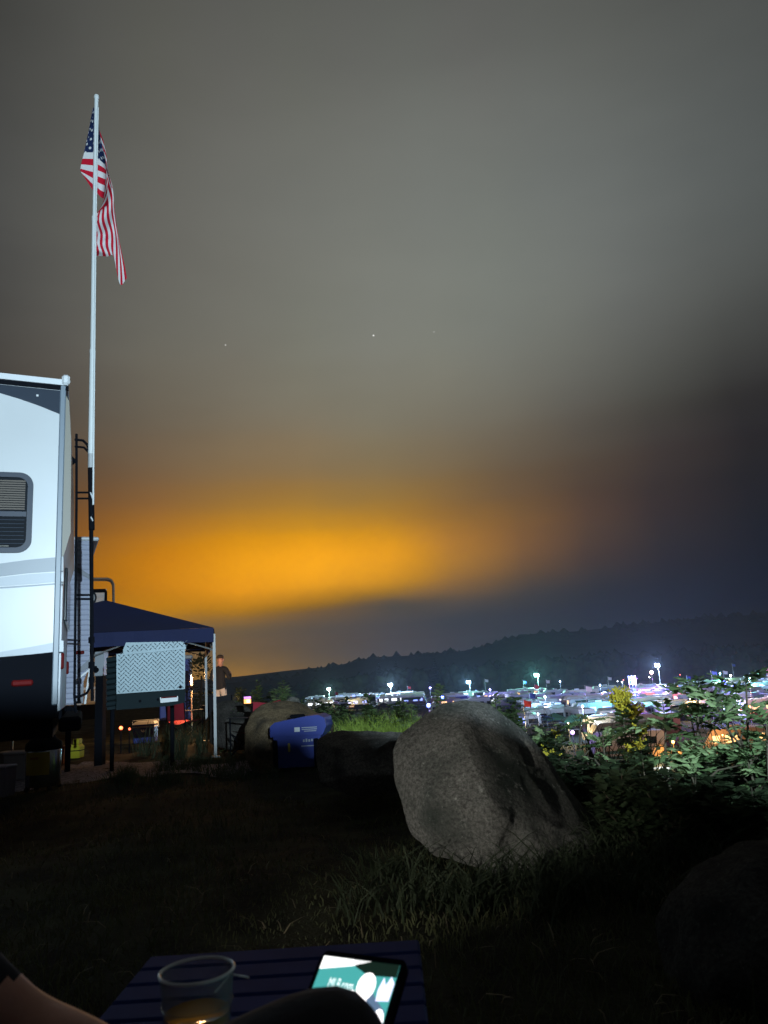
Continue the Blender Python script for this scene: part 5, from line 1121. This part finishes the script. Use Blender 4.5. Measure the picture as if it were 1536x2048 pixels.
sumac(1440, 1395, 5.9, 'sumac leaning out beside the tallest shrub toward the blue lamp', 2, 14)
sumac(1490, 1350, 5.3, 'slim sumac with one high leaf near the picture edge', 3, 9)
sumac(1330, 1425, 5.8, 'lower sumac left of the tallest shrub, over the dark motorhome', 4, 12)
sumac(1375, 1500, 5.3, 'dim sumac under the tallest shrub before the orange lamp', 5, 14)
sumac(1490, 1500, 5.2, 'dim sumac before the pale barrel shape at the picture edge', 6, 14)
sumac(1530, 1420, 5.0, 'sumac cut by the picture edge', 7, 10)
sumac(1160, 1428, 6.6, 'feathery fern standing upright between the boulder and the goldenrod', 8, 9, 'fern', FE, .2, 'ferns by the boulder', .2, .7)
sumac(1205, 1465, 6.4, 'low fern left of the goldenrod plume', 9, 8, 'fern', FE, .5, 'ferns by the boulder', .2, .6)
sumac(1090, 1462, 7.2, 'small fern against the boulder flank', 10, 8, 'fern', FE, .4, 'ferns by the boulder', .2, .6)
# bush inside the canopy's frame, far behind
q = at(400, 1360, 25); bh = thing('round_bush', 'dark mottled bush seen through the canopy frame', 'bush', (q.x, 25, 0)); rng = random.Random(3)
MB().tube([(0, 0, 0), (.05, 0, 1.4)], [.07, .03], 6).build('trunk', m_bark, bh)
V, F = leaf_cloud(700, lambda r_: ((lambda v: (v * r_.uniform(.45, 1.0) * .55 + Vector((0, 0, 1.15)) + Vector((0, 0, v.z * .4)), v))(Vector((r_.gauss(0, 1), r_.gauss(0, 1), r_.gauss(0, 1))).normalized())), .13, rng); b = MB(); b.add(V, F); o = b.build('crown', leafmat('bush_leaf', (.05, .055, .025)), bh, norm=False); o['kind'] = 'stuff'

# undergrowth: masses of small leaves in clumps that nobody could count
def undergrowth(name, label, clumps, mt, seed, size=.06, per=80):
    rng = random.Random(seed); V = []; F = []
    for (x, y, r_, h_) in clumps:
        z0 = tz1(x, y)
        def f(g):
            a = g.uniform(0, 6.28); k = g.random() ** .5; hz_ = g.random() ** .8
            return (x + math.cos(a) * r_ * k * (1.1 - .6 * hz_), y + math.sin(a) * r_ * k * (1.1 - .6 * hz_), z0 + h_ * hz_ * (1 - .35 * k)), (math.cos(a), math.sin(a), g.uniform(-.2, .8))
        v_, f_ = leaf_cloud(per, f, size, rng); o = len(V); V += v_; F += [tuple(i + o for i in q_) for q_ in f_]
    tag(np_mesh(name, np.array([tuple(p) for p in V]), np.array([(q_[0], q_[1], q_[2]) for q_ in F]), mt), label, kind='stuff')
rc = random.Random(77)
def clump_px(n, px0, px1, py0, py1, Y0, Y1, r0, r1):
    out = []
    for i in range(n):
        px, Y_ = rc.uniform(px0, px1), rc.uniform(Y0, Y1); p = at(px, rc.uniform(py0, py1), Y_); h_ = max(.15, p.z - tz1(p.x, Y_)); out.append((p.x, Y_, rc.uniform(r0, r1), h_))
    return out
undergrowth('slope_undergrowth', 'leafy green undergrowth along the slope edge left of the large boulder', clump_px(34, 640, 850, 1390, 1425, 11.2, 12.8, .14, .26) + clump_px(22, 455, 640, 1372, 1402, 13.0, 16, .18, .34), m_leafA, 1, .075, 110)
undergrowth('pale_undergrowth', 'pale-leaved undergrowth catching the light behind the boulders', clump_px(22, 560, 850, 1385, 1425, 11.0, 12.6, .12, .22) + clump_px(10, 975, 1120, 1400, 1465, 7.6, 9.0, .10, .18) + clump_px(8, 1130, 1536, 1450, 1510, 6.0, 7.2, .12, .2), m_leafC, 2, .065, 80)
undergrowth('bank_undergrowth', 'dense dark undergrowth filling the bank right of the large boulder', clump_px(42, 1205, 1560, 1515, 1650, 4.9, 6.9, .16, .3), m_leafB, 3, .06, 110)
# ------------------------------------------------------------------ slatted table with cup, straw and tablet
m_tab = mat('table_navy', (.022, .042, .165), .7, var=.15, scale=9, spec=.05)
TZ = .5
fl_, fr2 = onz(300, 1912, TZ), onz(838, 1878, TZ); TA = math.atan2(fr2.y - fl_.y, fr2.x - fl_.x); TW = (fr2 - fl_).length
tb = thing('slatted_table', 'small dark blue slatted table in the foreground', 'table', (fl_.x, fl_.y, 0), TA)
NS = 12; PIT = .094
for k in range(NS):
    MB().box((TW / 2, -.042 - k * PIT, TZ - .009), (TW, .083, .018), bev=.005).build('slat', m_tab, tb)
for x_ in (.05, TW - .05): MB().box((x_, -NS * PIT / 2, TZ - .032), (.03, NS * PIT - .03, .028)).build('rail', m_tab, tb)
for x_ in (.05, TW - .05):
    for y_ in (-.06, -NS * PIT + .08): MB().tube([(x_, y_, 0.0), (x_, y_, TZ - .045)], .013, 8).build('leg', m_tab, tb)
def plastic(name, col, ior, rough=.03, tr=1.0):
    m = mat(name, col, rough, trans=tr); m.node_tree.nodes['Principled BSDF'].inputs['IOR'].default_value = ior; return m
m_cup = bpy.data.materials.new('clear_plastic'); m_cup.use_nodes = True; t_ = m_cup.node_tree; pb = t_.nodes['Principled BSDF']
pb.inputs['Base Color'].default_value = (.20, .22, .23, 1); pb.inputs['Roughness'].default_value = .08; pb.inputs['Specular IOR Level'].default_value = 1.0
tr_ = t_.nodes.new('ShaderNodeBsdfTransparent'); lw = t_.nodes.new('ShaderNodeLayerWeight'); lw.inputs[0].default_value = .35; mr_ = t_.nodes.new('ShaderNodeMapRange'); mr_.inputs[3].default_value = .05; mr_.inputs[4].default_value = .75
mx_ = t_.nodes.new('ShaderNodeMixShader'); t_.links.new(lw.outputs['Facing'], mr_.inputs[0]); t_.links.new(mr_.outputs[0], mx_.inputs[0]); t_.links.new(tr_.outputs[0], mx_.inputs[1]); t_.links.new(pb.outputs[0], mx_.inputs[2])
t_.links.new(mx_.outputs[0], [x for x in t_.nodes if x.type == 'OUTPUT_MATERIAL'][0].inputs[0])
m_drink = plastic('amber_drink', (.62, .30, .015), 1.2, .05, .25)
c = at(394, 1941, 1.3); cup = thing('plastic_cup', 'clear plastic cup with some amber drink on the slatted table', 'cup', (c.x, c.y, TZ))
H = c.z - TZ; RT, RB = .056, .038
prof = [(0, .003), (RB, .003), (RT, H - .004), (RT + .003, H), (RT + .0015, H + .001), (RT - .0018, H - .004), (RB - .002, .006), (0, .006)]
MB().lathe(prof, 48).build('wall', m_cup, cup, smooth=True)
b = MB(); b.tube([(RT * math.cos(a) + .0, RT * math.sin(a), H) for a in np.linspace(0, 2 * math.pi, 49)], .0026, 8, cap=False); b.build('rim', mat('cup_rim', (.5, .54, .56), .15, spec=.8), cup, smooth=True)
for hh in (.30, .62, .80):
    rr_ = RB + (RT - RB) * hh + .0012; b = MB(); b.tube([(rr_ * math.cos(a), rr_ * math.sin(a), H * hh) for a in np.linspace(0, 2 * math.pi, 41)], .0009, 5, cap=False); b.build('moulded_ring', m_cup, cup, smooth=True)
zd = H * .74; rd = RB + (RT - RB) * .74 - .0025
MB().lathe([(0, .008), (RB - .003, .008), (rd, zd), (rd - .004, zd - .0015), (0, zd - .0015)], 40).build('drink', m_drink, cup, smooth=True)
p0, p1 = at(462, 1948, 1.33), at(497, 1955, 1.22)
st = thing('drinking_straw', 'thin white straw lying over the cup rim', 'straw', p0); MB().tube([at(430, 1985, 1.31) - p0, (0, 0, 0), p1 - p0], .0016, 6).build('tube', m_white, st)

# tablet propped on the table
TLc = at(648, 1903, 1.36); psi, tau = R(27), R(41)
exv = Vector((math.cos(psi), -math.sin(psi), 0)); edv = Vector((-math.sin(psi) * math.cos(tau), -math.cos(psi) * math.cos(tau), -math.sin(tau))); nv = exv.cross(edv).normalized(); nv = nv if nv.dot(CAM - TLc) > 0 else -nv
TWd, THt = .148, .235
tab = thing('tablet_screen', 'lit tablet showing a player on white and teal, propped on the slatted table', 'tablet', TLc)
def tp(u, v, o=0.0): return exv * (u * TWd) + edv * (v * THt) + nv * o
def rr2(u0, u1, v0, v1, r_, o):
    P = []
    for cu, cv, a0 in ((u1 - r_, v0 + r_, -90), (u1 - r_, v1 - r_, 0), (u0 + r_, v1 - r_, 90), (u0 + r_, v0 + r_, 180)):
        for k in range(6): a = R(a0 + 18 * k); P.append(tp(cu + r_ * math.cos(a), cv + r_ * math.sin(a), o))
    return P
MB().prism(rr2(-.02, 1.03, -.01, 1.03, .08, -.009), nv * .009).build('case', m_black, tab)
def scr(nm, pts, o, c_, s_): MB().prism([tp(u, v, o) for u, v in pts], nv * .0003).build(nm, mat('scr_%s_%g' % (nm, o * 1e5), (.02, .02, .02), .5, emit=c_, estr=s_, sample=True), sc_p)
sc_p = MB().prism([tp(u, v, .0005) for u, v in ((.03, .03), (.95, .03), (.95, .97), (.03, .97))], nv * .0003).build('screen', mat('screen_teal', (.02, .02, .02), .5, emit=(.10, .60, .58), estr=.75, sample=True), tab)
scr('white_banner', [(.03, .03), (.62, .03), (.40, .075), (.03, .12)], .0012, (1, 1, 1), 1.6)
scr('dark_top', [(.40, .03), (.95, .03), (.95, .11), (.62, .12), (.45, .075)], .0012, (.01, .03, .02), .6)
scr('teal_shadow', [(.22, .30), (.40, .28), (.36, .52), (.16, .56)], .0011, (.07, .40, .42), .6)
def blob(nm, cu, cv, ru, rv_, c_, s_, o, rot=0.0):
    scr(nm, [(cu + (ru * math.cos(R(a)) * math.cos(rot) - rv_ * math.sin(R(a)) * math.sin(rot)), cv + (ru * math.cos(R(a)) * math.sin(rot) + rv_ * math.sin(R(a)) * math.cos(rot)) * .73) for a in range(0, 360, 24)], o, c_, s_)
scr('figure_jersey', [(.50, .25), (.68, .18), (.80, .26), (.93, .32), (.92, .52), (.84, .66), (.70, .62), (.60, .46)], .0014, (.16, .26, .42), .8)
blob('figure_head', .645, .19, .105, .12, (1, .96, .95), 2.0, .0018); blob('figure_chest', .64, .33, .075, .14, (1, .97, .97), 2.0, .0018)
blob('figure_glove', .49, .29, .075, .10, (1, .96, .97), 1.9, .0018, .5); blob('figure_arm', .88, .42, .075, .15, (1, .97, 1), 2.0, .0018)
scr('corner_emblem', [(.79, .20), (.82, .12), (.86, .17), (.90, .11), (.95, .15), (.94, .26), (.80, .27)], .0018, (.75, .72, 1), 1.7)
scr('figure_red_trim', [(.60, .50), (.72, .55), (.70, .80), (.66, .80)], .0017, (1, .25, .28), 1.0)
scr('figure_leg', [(.72, .58), (.84, .56), (.90, .70), (.88, .97), (.74, .97), (.70, .78)], .0018, (1, .98, 1), 2.0)
fc = bpy.data.curves.new('screen_text', 'FONT'); fc.body = 'MLB.com'; fc.size = .019; tmp = bpy.data.objects.new('screen_text', fc); COL.objects.link(tmp)
dg = bpy.context.evaluated_depsgraph_get(); me = bpy.data.meshes.new_from_object(tmp.evaluated_get(dg)); bpy.data.objects.remove(tmp)
o0 = tp(.20, .235, .0022)
for vv in me.vertices: vv.co = o0 + exv * (vv.co.x * .62) - edv * (vv.co.y * 1.25)
me.materials.clear(); me.materials.append(mat('screen_text', (.02, .02, .02), .5, emit=(.9, 1, 1), estr=1.5)); link('screen_text', me, sc_p)
MB().prism([tp(.3, .35, -.010), tp(.7, .35, -.010), tp(.7, .36, -.010), tp(.3, .36, -.010)], Vector((0, .10, -.085))).build('kickstand', m_black, tab)

# ------------------------------------------------------------------ people (one continuous skinned body each)
def skin_body(name, verts, edges, radii, label, mats, pick, loc=(0, 0, 0), rz=0.0, sub=2):
    """verts: joints, edges: bones, radii per joint; pick(co) -> material index"""
    me = bpy.data.meshes.new(name); me.from_pydata(verts, edges, []); ob = bpy.data.objects.new(name, me); COL.objects.link(ob)
    md = ob.modifiers.new('skin', 'SKIN'); md.use_smooth_shade = True; md.branch_smoothing = .4
    sv = me.skin_vertices[0].data if me.skin_vertices else None
    if sv is None:
        bm = bmesh.new(); bm.from_mesh(me); bm.verts.layers.skin.verify(); bm.to_mesh(me); bm.free(); sv = me.skin_vertices[0].data
    for i, r_ in enumerate(radii): sv[i].radius = (r_ if isinstance(r_, tuple) else (r_, r_)); sv[i].use_root = (i == 0)
    s2 = ob.modifiers.new('sub', 'SUBSURF'); s2.levels = sub; s2.render_levels = sub
    dg = bpy.context.evaluated_depsgraph_get(); dg.update(); m2 = bpy.data.meshes.new_from_object(ob.evaluated_get(dg)); bpy.data.objects.remove(ob)
    m2.materials.clear(); [m2.materials.append(x) for x in mats]
    for p in m2.polygons: p.material_index = pick(p.center); p.use_smooth = True
    o = link(name, m2); o.location = loc; o.rotation_euler.z = rz; tag(o, label, 'person'); return o
m_skin = mat('skin', (.58, .29, .20), .6, var=.2, scale=14, bump=.1, bscale=60); m_shirt = mat('navy_shirt', (.012, .014, .02), .9, bump=.2, scale=14); m_pants = mat('light_trousers', (.5, .47, .45), .85, bump=.2, scale=14); m_shoe = mat('shoe', (.15, .15, .15), .7)
m_dshirt = mat('black_shirt', (.010, .011, .016), .9, bump=.3, scale=22); m_dpants = mat('black_trousers', (.010, .010, .014), .9, bump=.3, scale=20); m_hair = mat('short_hair', (.05, .035, .025), .9)
# man standing by the canopy, seen from behind and turned to his left, forearms lifted in front
q = at(441, 1400, 20.6); gz = tz1(q.x, 20.6); hd = at(440, 1309, 20.6).z; K = (hd - gz) / 1.80
V = [(0, 0, .98), (0, .01, 1.12), (0, 0, 1.32), (0, .01, 1.46), (0, -.01, 1.55), (0, -.03, 1.68), (0, -.03, 1.76),
     (.10, 0, .92), (.11, -.02, .50), (.11, .02, .09), (.11, -.14, .05), (-.10, 0, .92), (-.12, -.03, .50), (-.12, .02, .09), (-.12, -.14, .05),
     (.19, .01, 1.42), (.27, .0, 1.16), (.17, -.24, 1.17), (.10, -.30, 1.22), (-.19, .01, 1.42), (-.27, -.02, 1.17), (-.16, -.22, 1.28), (-.08, -.27, 1.36), (-.05, -.05, 1.665)]
E_ = [(0, 1), (1, 2), (2, 3), (3, 4), (4, 5), (5, 6), (0, 7), (7, 8), (8, 9), (9, 10), (0, 11), (11, 12), (12, 13), (13, 14), (3, 15), (15, 16), (16, 17), (17, 18), (3, 19), (19, 20), (20, 21), (21, 22)]
RAD = [(.17, .125), (.165, .12), (.19, .13), (.11, .09), .058, (.085, .10), (.06, .07), .095, .065, .05, .04, .095, .065, .05, .04, .072, .052, .042, .045, .072, .052, .042, .045]
V = V[:23]
def pick_man(c): 
    if c.z > 1.50: return 0
    if c.y < -.20 and c.z > 1.0: return 0
    return 1 if c.z > .93 else (2 if c.z > .1 else 3)
man = skin_body('person', V, E_, RAD, 'person in dark top and light trousers standing beyond the canopy leg, arms lifted', [m_skin, m_shirt, m_pants, m_shoe], pick_man, (q.x, 20.6, gz), R(158)); man.scale = (K, K, K)
hb = MB(); V0, F0 = ico(3); P = V0 * np.array([.088, .10, .075]) + np.array([0, -.01, 1.725]); P[:, 2] = np.maximum(P[:, 2], 1.70 + .5 * np.maximum(0, -P[:, 1] - .03)); hb.add(P.tolist(), F0.tolist()); o = hb.build('hair', m_hair, man, smooth=True)
for sx in (-1, 1): MB().box((sx * .092, -.03, 1.665), (.02, .04, .06), bev=.008).build('ear', m_skin, man)
MB().prism([(-.018, -.125, 1.65), (.018, -.125, 1.65), (.006, -.12, 1.70), (-.006, -.12, 1.70)], (0, -.03, -.008)).build('nose', m_skin, man)
# person seated out of frame to the side: bare forearm and crossed dark-trousered knee reach into the picture
el_ = at(48, 2032, 1.2); wr = at(315, 2165, 1.08); kn = at(706, 2036, 1.0)
V = [(-.82, .88, .55), (-.86, .90, .78), (-.86, .93, 1.0), (-.86, .95, 1.12), (-.84, .95, 1.24), (-.80, .95, 1.36),
     (-.78, 1.08, 1.03), (-.70, 1.15, .88), tuple(el_), tuple(el_.lerp(wr, .5)), tuple(wr), (wr.x + .07, wr.y - .02, wr.z - .01),
     (-.80, .72, 1.02), (-.62, .62, .80), (-.42, .72, .70), (-.36, .76, .68),
     (-.68, .98, .56), (-.36, .99, .62), tuple(kn), (kn.x + .02, kn.y + .05, kn.z - .22), (kn.x + .0, kn.y + .06, .30), (kn.x + .10, kn.y + .04, .24),
     (-.68, .78, .54), (-.40, .76, .50), (-.25, .76, .44), (-.24, .76, .10), (-.12, .76, .06)]
E_ = [(0, 1), (1, 2), (2, 3), (3, 4), (4, 5), (3, 6), (6, 7), (7, 8), (8, 9), (9, 10), (10, 11), (3, 12), (12, 13), (13, 14), (14, 15), (0, 16), (16, 17), (17, 18), (18, 19), (19, 20), (20, 21), (0, 22), (22, 23), (23, 24), (24, 25), (25, 26)]
RAD = [.15, .14, .16, .11, .06, .10, .054, .038, .035, .036, .028, .032, .07, .05, .035, .04, .10, .085, .062, .055, .045, .04, .10, .085, .065, .05, .045]
def pick_seat(c):
    if c.z > 1.17: return 0
    de = (Vector(c) - el_).dot((wr - el_).normalized())
    if de > -.008 and c.y > .93 and c.z > .50 and c.x < wr.x + .2 and abs((Vector(c) - el_).cross((wr - el_).normalized()).length) < .075: return 0
    if c.x < -.70 and c.z > .66: return 1
    if c.y < .80 and c.z > .62 and c.x > -.75: return 0 if c.x > -.58 else 1
    return 2 if c.z > .12 else 3
st_ = skin_body('person', V, E_, RAD, 'person seated at the picture edge, bare forearm and dark crossed knee before the table', [m_skin, m_dshirt, m_dpants, m_shoe], pick_seat)
hb = MB(); P = V0 * np.array([.10, .088, .08]) + np.array([-.815, .95, 1.42]); P[:, 2] = np.maximum(P[:, 2], 1.39); hb.add(P.tolist(), F0.tolist()); hb.build('hair', m_hair, st_, smooth=True)
# five fingers on the forearm's hand
hd_ = Vector((wr.x + .10, wr.y - .02, wr.z - .012)); ax_ = (wr - el_).normalized(); sd_ = ax_.cross(Vector((0, 0, 1))).normalized()
for k in range(4):
    r0 = hd_ + sd_ * (-.03 + .02 * k); L_ = (.075, .085, .08, .06)[k]; MB().tube([r0 - ax_ * .02, r0 + ax_ * L_ * .45 + Vector((0, 0, .004)), r0 + ax_ * L_ * .8 - Vector((0, 0, .02)), r0 + ax_ * L_ * .9 - Vector((0, 0, .045))], [.009, .0085, .008, .006], 8).build('finger', m_skin, st_, smooth=True)
r0 = wr + ax_ * .03 - sd_ * .03; MB().tube([r0, r0 - sd_ * .03 + ax_ * .03, r0 - sd_ * .035 + ax_ * .06 - Vector((0, 0, .01))], [.011, .010, .008], 8).build('thumb', m_skin, st_, smooth=True)
camp_chair('camp_chair', 'dark folding camp chair out of the picture under the seated person', (-.88, .88, 0), R(90), m_blackf, m_blackf)

# ------------------------------------------------------------------ tell look-alikes apart by their place
seen = {}
for o in COL.objects:
    if o.parent is None and o.get('label') and o.get('category'): seen.setdefault(o['label'], []).append(o)
for lab, obs in seen.items():
    if len(obs) < 2: continue
    obs.sort(key=lambda o: o.location.x / o.location.y)
    words = ['left one', 'right one'] if len(obs) == 2 else ['%s from left' % w_ for w_ in ('first', 'second', 'third', 'fourth', 'fifth', 'sixth', 'seventh', 'eighth', 'ninth')]
    for o, w_ in zip(obs, words): o['label'] = lab + ', ' + w_
